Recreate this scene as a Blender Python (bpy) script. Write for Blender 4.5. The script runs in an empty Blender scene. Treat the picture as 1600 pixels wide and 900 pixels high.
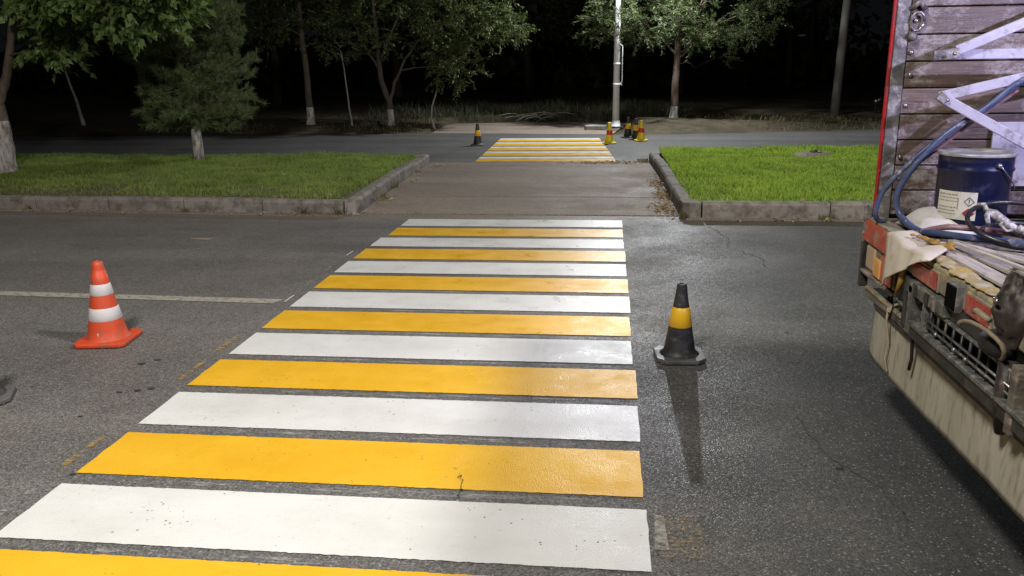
import bpy, bmesh, math, random
import numpy as np
from mathutils import Vector, Matrix
random.seed(7)
rng = np.random.default_rng(11)
S = bpy.context.scene
COL = S.collection
R = math.radians

# ---------------------------------------------------------------- camera
cam_d = bpy.data.cameras.new('camera')
cam = bpy.data.objects.new('camera', cam_d); COL.objects.link(cam)
cam_d.sensor_width = 36; cam_d.lens = 1300 / 1600 * 36
cam_d.clip_start = 0.05; cam_d.clip_end = 2000
yaw, pitch, roll = R(6.66132628), R(15.30094209), R(-0.86963003)
cy, sy, cp, sp = math.cos(yaw), math.sin(yaw), math.cos(pitch), math.sin(pitch)
fw = Vector((-sy*cp, cy*cp, -sp)); rt = Vector((cy, sy, 0)); up = rt.cross(fw)
r2 = math.cos(roll)*rt + math.sin(roll)*up; u2 = -math.sin(roll)*rt + math.cos(roll)*up
m = Matrix((( r2.x, u2.x, -fw.x), (r2.y, u2.y, -fw.y), (r2.z, u2.z, -fw.z))).to_4x4()
m.translation = (0, 0, 1.7)
cam.matrix_world = m
S.camera = cam
S.render.resolution_x = 1024; S.render.resolution_y = 576
S.view_settings.view_transform = 'Standard'; S.view_settings.look = 'None'
S.view_settings.exposure = 0.0; S.view_settings.gamma = 1.0
S.cycles.max_bounces = 6; S.cycles.sample_clamp_indirect = 4; S.cycles.sample_clamp_direct = 12

# ---------------------------------------------------------------- night sky
W = bpy.data.worlds.new('World'); S.world = W; W.use_nodes = True
bg = W.node_tree.nodes['Background']
bg.inputs[0].default_value = (0.66, 0.74, 0.85, 1); bg.inputs[1].default_value = 0.0050

# ---------------------------------------------------------------- lamps (light of the street lamps and of the work light)
P_FAR, P_NEAR, P_RIGHT, P_WORK = 2100, 1900, 2800, 180
FAR_LAMP = Vector((0.95, 20.75, 5.35)); NEAR_LAMP = Vector((-2.0, -0.4, 6.3))
RIGHT_LAMP = Vector((5.5, 2.6, 8.4)); WORK_LAMP = Vector((2.55, 2.45, 2.3))
def lamp(name, loc, power, color, radius, parent=None, spot=None, aim=None):
    d = bpy.data.lights.new(name, 'SPOT' if spot else 'POINT'); d.energy = power; d.color = color
    d.shadow_soft_size = radius
    o = bpy.data.objects.new(name, d); COL.objects.link(o); o.location = loc
    if spot:
        d.spot_size = R(spot); d.spot_blend = 0.6
        v = (Vector(aim) - Vector(loc)); o.rotation_euler = v.to_track_quat('-Z', 'Y').to_euler()
    return o
lamp('far_street_light', FAR_LAMP - Vector((0, 0, .1)), P_FAR, (0.95, 0.98, 1.0), 0.10, spot=176, aim=(0.9, 19.2, 0))
lamp('near_street_light', NEAR_LAMP - Vector((0, 0, .12)), P_NEAR, (1.0, 0.95, 0.88), 0.55, spot=165, aim=(-2.2, 5.2, 0))
lamp('right_street_light', RIGHT_LAMP - Vector((0, 0, .12)), P_RIGHT, (1.0, 0.965, 0.90), 0.35, spot=150, aim=(0.0, 3.5, 0))
lamp('work_light_glow', WORK_LAMP, P_WORK, (0.66, 0.62, 1.0), 0.02, spot=100, aim=(1.75, 4.2, 1.4))

# ---------------------------------------------------------------- helpers
def link(o, parent=None, label=None, cat=None, group=None, kind=None):
    COL.objects.link(o)
    if parent is not None: o.parent = parent
    if label: o['label'] = label
    if cat: o['category'] = cat
    if group: o['group'] = group
    if kind: o['kind'] = kind
    return o
def empty(name, loc=(0, 0, 0), rz=0, **k):
    o = bpy.data.objects.new(name, None); o.empty_display_size = .2
    o.location = loc; o.rotation_euler = (0, 0, rz)
    return link(o, **k)
def copy_tree(o, loc, rz=None, label=None, group=None):
    c = o.copy(); COL.objects.link(c); c.location = loc
    if rz is not None: c.rotation_euler = (0, 0, rz)
    if label: c['label'] = label
    if group: c['group'] = group
    for ch in list(o.children):
        k = ch.copy(); COL.objects.link(k); k.parent = c
        for g in list(ch.children):
            q = g.copy(); COL.objects.link(q); q.parent = k
    return c
class MB:
    """collects simple solids into one mesh"""
    def __init__(s): s.v = []; s.f = []; s.sm = []
    def add(s, vs, fs, smooth=False):
        n = len(s.v); s.v += [tuple(map(float, v)) for v in vs]
        s.f += [tuple(i + n for i in f) for f in fs]; s.sm += [smooth]*len(fs); return s
    def box(s, x0, x1, y0, y1, z0, z1):
        vs = [(x, y, z) for z in (z0, z1) for x, y in ((x0, y0), (x1, y0), (x1, y1), (x0, y1))]
        return s.add(vs, [(3,2,1,0), (4,5,6,7), (0,1,5,4), (1,2,6,5), (2,3,7,6), (3,0,4,7)])
    def bar(s, a, b, w, h, upv=(0, 0, 1)):
        a = Vector(a); b = Vector(b); d = (b-a).normalized(); u = Vector(upv)
        if abs(d.dot(u)) > .98: u = Vector((1, 0, 0))
        x = d.cross(u).normalized(); z = x.cross(d)
        vs = [p + x*i*w/2 + z*j*h/2 for p in (a, b) for i, j in ((-1,-1), (1,-1), (1,1), (-1,1))]
        return s.add(vs, [(0,1,2,3), (7,6,5,4), (0,4,5,1), (1,5,6,2), (2,6,7,3), (3,7,4,0)])
    def tube(s, pts, rad, n=8, cap=True):
        pts = [Vector(p) for p in pts]; m_ = len(pts)
        rad = rad if isinstance(rad, (list, tuple)) else [rad]*m_
        vs = []; prev = None
        for i, p in enumerate(pts):
            d = (pts[min(i+1, m_-1)] - pts[max(i-1, 0)]).normalized()
            if prev is None:
                a = Vector((0, 0, 1)) if abs(d.z) < .9 else Vector((1, 0, 0)); x = d.cross(a).normalized()
            else:
                x = (prev - d*prev.dot(d)).normalized()
            prev = x; y = d.cross(x)
            for k in range(n):
                t = 2*math.pi*k/n; vs.append(p + (x*math.cos(t) + y*math.sin(t))*rad[i])
        fs = [(i*n+k, i*n+(k+1) % n, (i+1)*n+(k+1) % n, (i+1)*n+k) for i in range(m_-1) for k in range(n)]
        if cap: fs += [tuple(range(n-1, -1, -1)), tuple((m_-1)*n+k for k in range(n))]
        return s.add(vs, fs, True)
    def lathe(s, prof, n=32, c=(0, 0, 0), cap0=False, cap1=False):
        vs = [(c[0]+r*math.cos(2*math.pi*k/n), c[1]+r*math.sin(2*math.pi*k/n), c[2]+z) for r, z in prof for k in range(n)]
        fs = [(i*n+k, i*n+(k+1) % n, (i+1)*n+(k+1) % n, (i+1)*n+k) for i in range(len(prof)-1) for k in range(n)]
        s.add(vs, fs, True)
        if cap0: s.add(vs[:n], [tuple(range(n-1, -1, -1))])
        if cap1: s.add(vs[-n:], [tuple(range(n))])
        return s
    def prism(s, poly, z0, z1):
        n = len(poly); vs = [(x, y, z0) for x, y in poly] + [(x, y, z1) for x, y in poly]
        return s.add(vs, [tuple(range(n-1, -1, -1)), tuple(range(n, 2*n))] + [(i, (i+1) % n, n+(i+1) % n, n+i) for i in range(n)])
    def ball(s, c, r, n=10, sc=(1, 1, 1)):
        prof = [(r*math.sin(math.pi*i/n), -r*math.cos(math.pi*i/n)) for i in range(n+1)]
        k = n+2
        vs = [(c[0]+sc[0]*q*math.cos(2*math.pi*j/k), c[1]+sc[1]*q*math.sin(2*math.pi*j/k), c[2]+sc[2]*z) for q, z in prof for j in range(k)]
        return s.add(vs, [(i*k+j, i*k+(j+1) % k, (i+1)*k+(j+1) % k, (i+1)*k+j) for i in range(n) for j in range(k)], True)
    def mesh(s, name, mat):
        me = bpy.data.meshes.new(name); me.from_pydata(s.v, [], s.f); me.materials.append(mat)
        me.polygons.foreach_set('use_smooth', s.sm); me.update(); return me
    def build(s, name, mat, parent=None, bevel=0, loc=None, **k):
        o = bpy.data.objects.new(name, s.mesh(name, mat)); link(o, parent, **k)
        if loc is not None: o.location = loc
        if bevel:
            b = o.modifiers.new('bevel', 'BEVEL'); b.width = bevel; b.segments = 2; b.limit_method = 'ANGLE'; b.angle_limit = R(40)
        return o
def np_mesh(name, verts, faces, mat, smooth=False):
    """verts (n,3), faces (m,k) with k = 3 or 4"""
    me = bpy.data.meshes.new(name); nv, (nf, k) = len(verts), faces.shape
    me.vertices.add(nv); me.vertices.foreach_set('co', verts.astype(np.float32).ravel())
    me.loops.add(nf*k); me.loops.foreach_set('vertex_index', faces.astype(np.int32).ravel())
    me.polygons.add(nf); me.polygons.foreach_set('loop_start', np.arange(0, nf*k, k, dtype=np.int32))
    if smooth: me.polygons.foreach_set('use_smooth', np.ones(nf, bool))
    me.materials.append(mat); me.update(calc_edges=True); return me

# ---------------------------------------------------------------- materials
class NT:
    def __init__(s, name):
        s.m = bpy.data.materials.new(name); s.m.use_nodes = True; s.t = s.m.node_tree
        s.b = s.t.nodes['Principled BSDF']; s.out = s.t.nodes['Material Output']
        s.tc = s.t.nodes.new('ShaderNodeTexCoord')
    def n(s, typ, **k):
        o = s.t.nodes.new(typ)
        for a, v in k.items(): setattr(o, a, v)
        return o
    def l(s, a, b): s.t.links.new(a, b)
    def coords(s, scale=(1, 1, 1)):
        mp = s.n('ShaderNodeMapping'); mp.inputs['Scale'].default_value = scale; s.l(s.tc.outputs['Object'], mp.inputs[0]); return mp.outputs[0]
    def noise(s, sc, co=None, det=4, rough=.6):
        o = s.n('ShaderNodeTexNoise'); o.inputs['Scale'].default_value = sc; o.inputs['Detail'].default_value = det; o.inputs['Roughness'].default_value = rough
        s.l(co or s.tc.outputs['Object'], o.inputs['Vector']); return o.outputs['Fac']
    def vor(s, sc, co=None, feature='F1', out='Distance'):
        o = s.n('ShaderNodeTexVoronoi', feature=feature); o.inputs['Scale'].default_value = sc
        s.l(co or s.tc.outputs['Object'], o.inputs['Vector']); return o.outputs[out]
    def ramp(s, f, lo, hi, a=0., b=1.):
        o = s.n('ShaderNodeMapRange'); o.inputs[1].default_value = lo; o.inputs[2].default_value = hi; o.inputs[3].default_value = a; o.inputs[4].default_value = b
        s.l(f, o.inputs[0]); return o.outputs[0]
    def mix(s, f, a, b, mode='MIX'):
        o = s.n('ShaderNodeMix', data_type='RGBA', blend_type=mode)
        for v, i in ((f, 0), (a, 6), (b, 7)):
            if isinstance(v, (int, float)): o.inputs[i].default_value = v
            elif isinstance(v, tuple): o.inputs[i].default_value = (*v, 1)
            else: s.l(v, o.inputs[i])
        return o.outputs[2]
    def math(s, op, a, b=None):
        o = s.n('ShaderNodeMath', operation=op)
        for i, v in enumerate((a, b)):
            if v is None: continue
            if isinstance(v, (int, float)): o.inputs[i].default_value = v
            else: s.l(v, o.inputs[i])
        return o.outputs[0]
    def bump(s, h, strength, dist=.01, prev=None):
        o = s.n('ShaderNodeBump'); o.inputs['Strength'].default_value = strength; o.inputs['Distance'].default_value = dist
        s.l(h, o.inputs['Height'])
        if prev is not None: s.l(prev, o.inputs['Normal'])
        s.l(o.outputs[0], s.b.inputs['Normal']); return o.outputs[0]
    def col(s, c):
        if isinstance(c, tuple): s.b.inputs['Base Color'].default_value = (*c, 1)
        else: s.l(c, s.b.inputs['Base Color'])
    def rough(s, r):
        if isinstance(r, (int, float)): s.b.inputs['Roughness'].default_value = r
        else: s.l(r, s.b.inputs['Roughness'])
def simple(name, c1, c2=None, sc=6, rough=.6, metal=0, bump=.15, bsc=40, dirt=None, damt=.5, dsc=9, stretch=(1, 1, 1), spec=.5):
    t = NT(name); co = t.coords(stretch)
    c = c1
    if c2: c = t.mix(t.ramp(t.noise(sc, co), .35, .65), c1, c2)
    if dirt: c = t.mix(t.ramp(t.noise(dsc, co, 6, .7), .62-damt*.4, .72-damt*.2), c, dirt)
    t.col(c); t.rough(t.ramp(t.noise(sc*2, co), .3, .7, max(rough-.12, .05), min(rough+.12, 1)))
    t.b.inputs['Metallic'].default_value = metal; t.b.inputs['Specular IOR Level'].default_value = spec
    if bump: t.bump(t.noise(bsc, co, 5), bump, .004)
    return t.m

def asphalt(name, dark, light, dust, dusty, edge=None, spark=.5, rough=.56):
    t = NT(name)
    big = t.noise(.55, None, 3); st = t.noise(1.0, t.coords((.12, 1.3, 1)), 5, .62); mid = t.noise(7, None, 5)
    c = t.mix(t.ramp(st, .40, .60), dark, light)
    c = t.mix(t.ramp(big, .42, .72, 0, dusty), c, dust)
    c = t.mix(t.ramp(t.noise(38, None, 4, .7), .5, .7, 0, .4), c, dust)
    c = t.mix(t.ramp(mid, .3, .75, 0, .35), c, tuple(v*.7 for v in dark))
    if edge:
        sx = t.n('ShaderNodeSeparateXYZ'); t.l(t.tc.outputs['Object'], sx.inputs[0])
        for y0, w, amt in edge:
            d = t.math('ABSOLUTE', t.math('SUBTRACT', t.math('ADD', sx.outputs[1], t.math('MULTIPLY', sx.outputs[0], .055)), y0))
            wob = t.math('ADD', d, t.ramp(t.noise(2.5, None, 6, .7), .3, .7, -.28*w, .28*w))
            c = t.mix(t.ramp(wob, w*.25, w, amt, 0), c, dust)
    stn = t.ramp(t.noise(2.1, t.coords((.8, 1.1, 1)), 6, .62), .60, .72, 0, .38)
    c = t.mix(stn, c, tuple(v*.5 for v in dark))
    v2 = t.n('ShaderNodeTexVoronoi'); v2.inputs['Scale'].default_value = 52; t.l(t.tc.outputs['Object'], v2.inputs['Vector'])
    s3 = t.n('ShaderNodeSeparateColor'); t.l(v2.outputs['Color'], s3.inputs[0])
    big_stone = t.math('MULTIPLY', t.ramp(s3.outputs[0], .86, .90), t.ramp(v2.outputs['Distance'], .45, .25, 0, .5))
    c = t.mix(big_stone, c, tuple(v*1.9 for v in light))
    c = t.mix(t.math('MULTIPLY', t.ramp(s3.outputs[1], .93, .95), t.ramp(v2.outputs['Distance'], .4, .2, 0, .75)), c, (.03, .03, .03))
    if name == 'asphalt':      # towards the truck: cleaner asphalt, plus shade painted into the colour
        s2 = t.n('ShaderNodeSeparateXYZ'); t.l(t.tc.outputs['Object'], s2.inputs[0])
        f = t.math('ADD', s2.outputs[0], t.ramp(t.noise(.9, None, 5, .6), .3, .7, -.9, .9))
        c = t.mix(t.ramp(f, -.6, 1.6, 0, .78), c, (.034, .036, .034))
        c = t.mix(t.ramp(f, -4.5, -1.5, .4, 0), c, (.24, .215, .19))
    # stones of the surface: dark binder, paler and whitish grains
    ch = t.n('ShaderNodeTexVoronoi'); ch.inputs['Scale'].default_value = 140; t.l(t.tc.outputs['Object'], ch.inputs['Vector'])
    sep = t.n('ShaderNodeSeparateColor'); t.l(ch.outputs['Color'], sep.inputs[0])
    g = t.ramp(sep.outputs[0], 0, 1, .62, 1.32)
    gm = t.n('ShaderNodeMix', data_type='RGBA', blend_type='MULTIPLY'); gm.inputs[0].default_value = 1
    t.l(c, gm.inputs[6]); t.l(g, gm.inputs[7]); c = gm.outputs[2]
    c = t.mix(t.math('MULTIPLY', t.ramp(sep.outputs[1], .955, .965), spark), c, (.42, .41, .39))
    c = t.mix(t.math('MULTIPLY', t.ramp(ch.outputs['Distance'], .45, .8), .55), c, tuple(v*.3 for v in dark))
    t.col(c); t.rough(t.math('ADD', t.ramp(sep.outputs[2], 0, 1, rough-.2, rough+.3), t.ramp(t.noise(1.1, None, 4), .35, .65, -.1, .14)))
    h = t.math('ADD', t.math('MULTIPLY', t.ramp(ch.outputs['Distance'], 0, .8, 1, 0), .6), t.math('MULTIPLY', sep.outputs[0], .5))
    p = t.bump(h, .5, .003)
    t.bump(t.noise(9, None, 4), .25, .01, p); t.b.inputs['Specular IOR Level'].default_value = .36
    return t.m
M = {}
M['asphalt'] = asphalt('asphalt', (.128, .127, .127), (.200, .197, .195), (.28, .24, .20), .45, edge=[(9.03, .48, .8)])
M['asphalt_far'] = asphalt('asphalt_far', (.10, .099, .10), (.14, .138, .138), (.20, .18, .15), .25, edge=[(14.5, .45, .5)], spark=.2, rough=.62)
M['path'] = asphalt('path', (.225, .182, .15), (.32, .262, .218), (.42, .34, .255), .6, spark=.25, rough=.72)
M['soil'] = simple('soil', (.05, .04, .028), (.105, .083, .056), 1.4, .95, bump=.8, bsc=14, dirt=(.05, .05, .025), damt=.4, dsc=3, spec=.2)
M['dark_soil'] = simple('dark_soil', (.05, .045, .03), (.08, .07, .045), 1.2, .95, bump=.8, bsc=10, spec=.1)

def paint(name, c1, c2, worn=.0):
    t = NT(name)
    c = t.mix(t.ramp(t.noise(1.6, t.coords((.6, 1.6, 1)), 5), .35, .68), c1, c2)
    c = t.mix(t.ramp(t.noise(22, None, 6, .75), .58, .78, 0, .4), c, tuple(v*.62 for v in c2))
    c = t.mix(t.ramp(t.noise(2.3, t.coords((1, .35, 1)), 6, .68), .50, .72, 0, .22), c, tuple(v*.7 for v in c1))
    ch = t.n('ShaderNodeTexVoronoi'); ch.inputs['Scale'].default_value = 150; t.l(t.tc.outputs['Object'], ch.inputs['Vector'])
    sep = t.n('ShaderNodeSeparateColor'); t.l(ch.outputs['Color'], sep.inputs[0])
    pit = t.math('MULTIPLY', t.ramp(sep.outputs[1], .992, .995), t.ramp(t.noise(3.5, None, 3), .48, .62))
    c = t.mix(pit, c, (.12, .10, .07))
    t.col(c); t.rough(t.ramp(t.noise(5, None, 4), .3, .7, .24, .50))
    h = t.math('ADD', t.math('MULTIPLY', t.ramp(ch.outputs['Distance'], 0, .8, 1, 0), .5), t.math('MULTIPLY', sep.outputs[0], .35))
    t.bump(t.noise(11, None, 4), .22, .01, t.bump(h, .42, .004))
    return t.m
M['white_paint'] = paint('white_road_paint', (.83, .83, .82), (.72, .72, .70))
M['yellow_paint'] = paint('yellow_road_paint', (.91, .53, .035), (.83, .45, .022))
def worn(name, c, lo, hi, sc=30, streak=(1, 1, 1)):
    t = NT(name); t.col(c); t.rough(.7)
    f = t.ramp(t.noise(sc, t.coords(streak), 6, .75), lo, hi)
    t.l(f, t.b.inputs['Alpha']); return t.m
M['worn_white'] = worn('worn_white_paint', (.42, .41, .37), .36, .60, 26)
M['mist_white'] = worn('thin_white_overspray', (.6, .6, .56), .5, .75, 5, (1, 6, 1))
M['mist_yellow'] = worn('thin_yellow_overspray', (.6, .36, .04), .45, .7, 9, (1, 3, 1))
M['worn_tan'] = worn('worn_tan_paint', (.5, .36, .17), .50, .70, 60)
M['line_paint'] = worn('old_line_paint', (.40, .38, .32), .30, .5, 20)
M['crack'] = simple('crack_black', (.035, .034, .033), rough=.9, bump=0)

M['kerb'] = simple('kerb_concrete', (.20, .18, .162), (.29, .26, .235), 5, .85, bump=.8, bsc=45, dirt=(.12, .10, .082), damt=.4, dsc=7)
M['concrete'] = simple('concrete', (.25, .24, .22), (.33, .32, .29), 4, .9, bump=.5, bsc=50)
M['bark'] = simple('bark', (.10, .072, .055), (.17, .13, .10), 14, .9, bump=1, bsc=30, stretch=(1, 1, .25))
M['bark_dark'] = simple('bark_dark', (.055, .045, .036), (.10, .08, .06), 14, .9, bump=1, bsc=30, stretch=(1, 1, .25))
M['whitewash'] = simple('whitewash', (.52, .50, .48), (.38, .35, .33), 16, .9, bump=1, bsc=28, dirt=(.14, .11, .09), damt=.35, dsc=18, stretch=(1, 1, .3))
def leaf(name, a, b, tr=.35, dry=None):
    t = NT(name); c = t.mix(t.ramp(t.noise(2.2, None, 6, .7), .38, .62), a, b)
    if dry: c = t.mix(t.ramp(t.noise(1.0, t.coords((.7, 1.6, 0)), 7, .75), .50, .66, 0, .7), c, dry)
    c = t.mix(t.ramp(t.noise(45, None, 2), .35, .7, 0, .7), c, tuple(v*1.6 for v in a))
    t.col(c); t.rough(.55)
    tl = t.n('ShaderNodeBsdfTranslucent'); t.l(c, tl.inputs[0]); mx = t.n('ShaderNodeMixShader'); mx.inputs[0].default_value = tr
    t.l(t.b.outputs[0], mx.inputs[1]); t.l(tl.outputs[0], mx.inputs[2]); t.l(mx.outputs[0], t.out.inputs[0]); return t.m
M['leaf_broad'] = leaf('broad_leaf', (.085, .14, .035), (.14, .20, .05))
M['leaf_elm'] = leaf('elm_leaf', (.06, .085, .02), (.09, .115, .032))
M['leaf_silver'] = leaf('silver_leaf', (.055, .085, .024), (.09, .125, .038))
M['needle'] = leaf('pine_needle', (.085, .12, .042), (.13, .17, .062), .15)
M['grass'] = leaf('grass_blade', (.25, .38, .055), (.48, .62, .09), .5, (.28, .36, .08))
M['grass_dull'] = leaf('grass_blade_dull', (.17, .24, .055), (.36, .45, .10), .5, (.32, .27, .14))
M['grass_dry'] = leaf('dry_grass', (.13, .12, .05), (.18, .16, .08), .3)
M['weeds'] = leaf('dull_weeds', (.05, .055, .03), (.09, .085, .05), .3)
M['litter'] = leaf('dry_leaf', (.30, .22, .12), (.42, .33, .20), .2)
M['lawn_soil'] = simple('lawn_soil', (.09, .10, .035), (.16, .135, .08), 2.5, .95, bump=.8, bsc=20)

M['black_rubber'] = simple('black_rubber', (.015, .016, .017), (.032, .032, .032), 9, .55, bump=.3, bsc=30, dirt=(.11, .10, .09), damt=.15, dsc=14)
M['grey_base'] = simple('dusty_rubber', (.085, .085, .088), (.14, .14, .14), 9, .5, bump=.4, bsc=25)
M['amber_band'] = simple('amber_band', (.82, .49, .015), (.72, .41, .015), 9, .35, bump=.1)
M['orange'] = simple('orange_plastic', (.72, .085, .028), (.58, .07, .025), 9, .55, bump=.25, dirt=(.40, .11, .06), damt=.25, dsc=17)
M['white_band'] = simple('white_band', (.74, .72, .74), (.62, .60, .62), 7, .4, bump=.1, dirt=(.42, .36, .34), damt=.15)
M['yellow_plastic'] = simple('yellow_plastic', (.72, .60, .02), (.64, .52, .02), 7, .45, bump=.1)
M['red_band'] = simple('red_band', (.60, .03, .025), (.48, .025, .02), 7, .4, bump=.1)
M['galv'] = simple('galvanised_pole', (.78, .79, .80), (.66, .67, .68), 7, .5, .05, bump=.1)
M['old_pole'] = simple('weathered_pole', (.24, .23, .21), (.31, .30, .27), 9, .85, bump=.5, bsc=25, stretch=(1, 1, .2))
M['dark_metal'] = simple('dark_metal', (.03, .031, .033), (.06, .058, .055), 12, .5, .4, bump=.3, dirt=(.13, .11, .085), damt=.25, dsc=13)
M['black'] = simple('black_void', (.010, .010, .011), rough=.6, bump=.1)
M['void'] = simple('matt_black', (.004, .004, .004), rough=1, bump=0, spec=.05)
M['steel'] = simple('steel', (.42, .42, .43), (.30, .30, .31), 15, .35, .8, bump=.2, dirt=(.16, .13, .10), damt=.2, dsc=16)
M['violet_paint'] = simple('pale_steel_paint', (.50, .49, .58), (.42, .41, .49), 12, .5, .1, bump=.3, dirt=(.18, .15, .15), damt=.22, dsc=14)
M['red_paint'] = simple('red_paint', (.42, .018, .02), (.33, .016, .02), 9, .35, bump=.15, dirt=(.16, .05, .04), damt=.2, dsc=14)
M['orange_beam'] = simple('orange_beam_paint', (.50, .09, .045), (.38, .07, .04), 9, .5, bump=.3, dirt=(.36, .26, .20), damt=.3, dsc=16)
M['post_metal'] = simple('spattered_metal', (.22, .21, .21), (.09, .085, .085), 18, .5, .3, bump=.6, bsc=30, dirt=(.45, .43, .42), damt=.3, dsc=20)
def plank_mat(name, a, b, stain):
    t = NT(name); gr = t.noise(6, t.coords((.7, 12, 12)), 8, .7); info = t.n('ShaderNodeObjectInfo')
    c = t.mix(t.ramp(gr, .35, .68), a, b)
    c = t.mix(t.ramp(info.outputs['Random'], 0, 1, 0, .45), c, tuple(v*.55 for v in a))
    c = t.mix(t.ramp(t.noise(3.4, t.coords((1, 1, 1.3)), 9, .82), .50, .64, 0, .75), c, stain)          # old whitish paint smears
    c = t.mix(t.ramp(t.noise(26, t.coords((.5, 1, 1)), 5, .75), .66, .74, 0, .8), c, (.50, .47, .43))
    c = t.mix(t.ramp(t.noise(8, t.coords((.4, 1, 3)), 6, .7), .56, .75, 0, .7), c, tuple(v*.25 for v in a))
    t.col(c); t.rough(t.ramp(gr, .3, .7, .28, .6)); t.bump(gr, .7, .004); return t.m
M['plank'] = plank_mat('varnished_plank', (.082, .056, .047), (.21, .15, .125), (.55, .51, .52))
M['deck'] = plank_mat('deck_plank', (.11, .095, .08), (.22, .19, .16), (.34, .31, .28))
M['beam_dirty'] = simple('paint_caked_beam', (.27, .245, .19), (.16, .14, .11), 16, .7, bump=1, bsc=35, dirt=(.42, .34, .16), damt=.4, dsc=12)
M['cream'] = simple('mud_stained_cream', (.46, .43, .345), (.38, .35, .27), 4, .75, bump=.5, bsc=50, dirt=(.25, .215, .155), damt=.32, dsc=9, stretch=(1, 2.6, .7))
M['bumper'] = simple('bumper_grime', (.16, .135, .11), (.08, .068, .055), 10, .75, bump=1, bsc=40, dirt=(.34, .29, .22), damt=.3, dsc=14, stretch=(1, .5, 2))
M['rail'] = simple('grey_green_rail', (.11, .115, .105), (.055, .058, .055), 22, .6, bump=.8, bsc=60, dirt=(.27, .25, .205), damt=.3, dsc=30)
M['yellow_crust'] = simple('yellow_paint_crust', (.44, .30, .07), (.33, .29, .19), 12, .6, bump=1, bsc=45, dirt=(.5, .47, .40), damt=.35, dsc=14)
M['lens_red'] = simple('red_reflector', (.42, .03, .025), (.28, .03, .03), 18, .28, bump=.4, bsc=60, dirt=(.36, .15, .11), damt=.35, dsc=22)
M['lens_amber'] = simple('amber_lens', (.75, .33, .06), (.80, .46, .18), 9, .25, bump=.2)
M['lens_orange'] = simple('orange_lens', (.60, .12, .04), (.48, .08, .03), 12, .25, bump=.2, dirt=(.3, .16, .1), damt=.25)
M['lens_pale'] = simple('dusty_lens', (.42, .32, .24), (.50, .36, .22), 12, .4, bump=.2)
M['navy'] = simple('navy_enamel', (.008, .012, .050), (.006, .009, .035), 6, .3, bump=.12, bsc=12, dirt=(.05, .06, .12), damt=.08)
M['drum_top'] = simple('drum_lid', (.34, .34, .36), (.24, .24, .27), 10, .45, .3, bump=.3, dirt=(.5, .48, .42), damt=.3)
M['paper'] = simple('label_paper', (.66, .63, .54), (.60, .58, .52), 9, .6, bump=.1, dirt=(.46, .42, .33), damt=.15)
M['ink'] = simple('label_ink', (.25, .24, .21), rough=.7, bump=0)
M['ink_red'] = simple('label_red', (.32, .02, .04), rough=.6, bump=0)
M['ink_dark'] = simple('label_dark', (.07, .065, .06), rough=.7, bump=0)
M['cloth'] = simple('cream_cloth', (.66, .60, .49), (.55, .50, .41), 7, .9, bump=.5, bsc=60, dirt=(.48, .40, .26), damt=.15, dsc=9)
M['gun'] = simple('paint_caked_metal', (.62, .60, .58), (.34, .33, .33), 30, .55, .2, bump=1, bsc=70, dirt=(.16, .15, .15), damt=.4, dsc=30)
M['bag'] = simple('white_plastic', (.66, .64, .62), (.55, .52, .52), 7, .45, bump=.6, bsc=18, dirt=(.5, .42, .3), damt=.15)
M['ochre'] = simple('ochre_rag', (.42, .25, .045), (.24, .15, .045), 20, .6, bump=1, bsc=60)
M['hose_blue'] = simple('blue_hose', (.045, .065, .15), (.075, .10, .19), 12, .4, bump=.15, dirt=(.35, .34, .38), damt=.12, dsc=18)
M['hose_red'] = simple('brown_red_hose', (.22, .11, .12), (.30, .17, .18), 12, .45, bump=.2, dirt=(.38, .30, .32), damt=.2, dsc=18)
M['hose_black'] = simple('black_hose', (.018, .018, .02), (.035, .035, .038), 12, .32, bump=.1, dirt=(.3, .3, .3), damt=.05, dsc=25)
M['leather'] = simple('dark_leather', (.018, .013, .011), (.045, .032, .026), 14, .6, bump=1, bsc=22, dirt=(.14, .11, .09), damt=.2, dsc=20)
M['tan'] = simple('tan_strap', (.26, .21, .14), (.18, .14, .10), 14, .6, bump=.5)
M['board'] = simple('pale_board', (.50, .45, .38), (.38, .35, .31), 10, .7, bump=.5, bsc=30, dirt=(.20, .18, .17), damt=.3, dsc=12, stretch=(3, .6, 1))
M['cord'] = simple('cord', (.34, .28, .19), rough=.9, bump=.3, bsc=200)
M['cab_paint'] = simple('cab_paint', (.20, .24, .30), (.17, .21, .27), 3, .35, bump=.05)
M['glass'] = simple('dark_glass', (.02, .022, .025), rough=.08, bump=0)
M['tyre'] = simple('tyre', (.02, .02, .02), (.04, .038, .036), 12, .8, bump=.6)
def emis(name, c, s):
    t = NT(name); t.col((.8, .8, .8)); t.b.inputs['Emission Color'].default_value = (*c, 1); t.b.inputs['Emission Strength'].default_value = s; return t.m
M['led'] = emis('led_lens', (.9, .95, 1), 8)

# ---------------------------------------------------------------- ground, roads, path
def sheet(name, pts, z, mat, parent=None, **k):
    return MB().add([(x, y, z) for x, y in pts], [tuple(range(len(pts)))]).build(name, mat, parent, **k)
sheet('ground', [(-400, -400), (400, -400), (400, 600), (-400, 600)], -.03, M['dark_soil'], kind='structure')
def kerb_y(x): return 9.41 - .056*(x+5.78) if x < -1 else 9.16 - .01*(x-1)      # road-side foot of the kerb
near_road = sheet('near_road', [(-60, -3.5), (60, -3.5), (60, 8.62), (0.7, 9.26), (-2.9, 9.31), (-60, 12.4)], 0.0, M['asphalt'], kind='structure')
far_road = sheet('far_road', [(-60, 14.28), (-3.0, 14.28), (.75, 14.28), (1.0, 15.05), (60, 15.5), (60, 20.9), (6.3, 20.8), (3.7, 20.1), (.8, 19.6), (-4.3, 20.4), (-8, 20.0), (-60, 19.6)], 0.0, M['asphalt_far'], kind='structure')
path = empty('median_path', (0, 0, 0), kind='structure')
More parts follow.
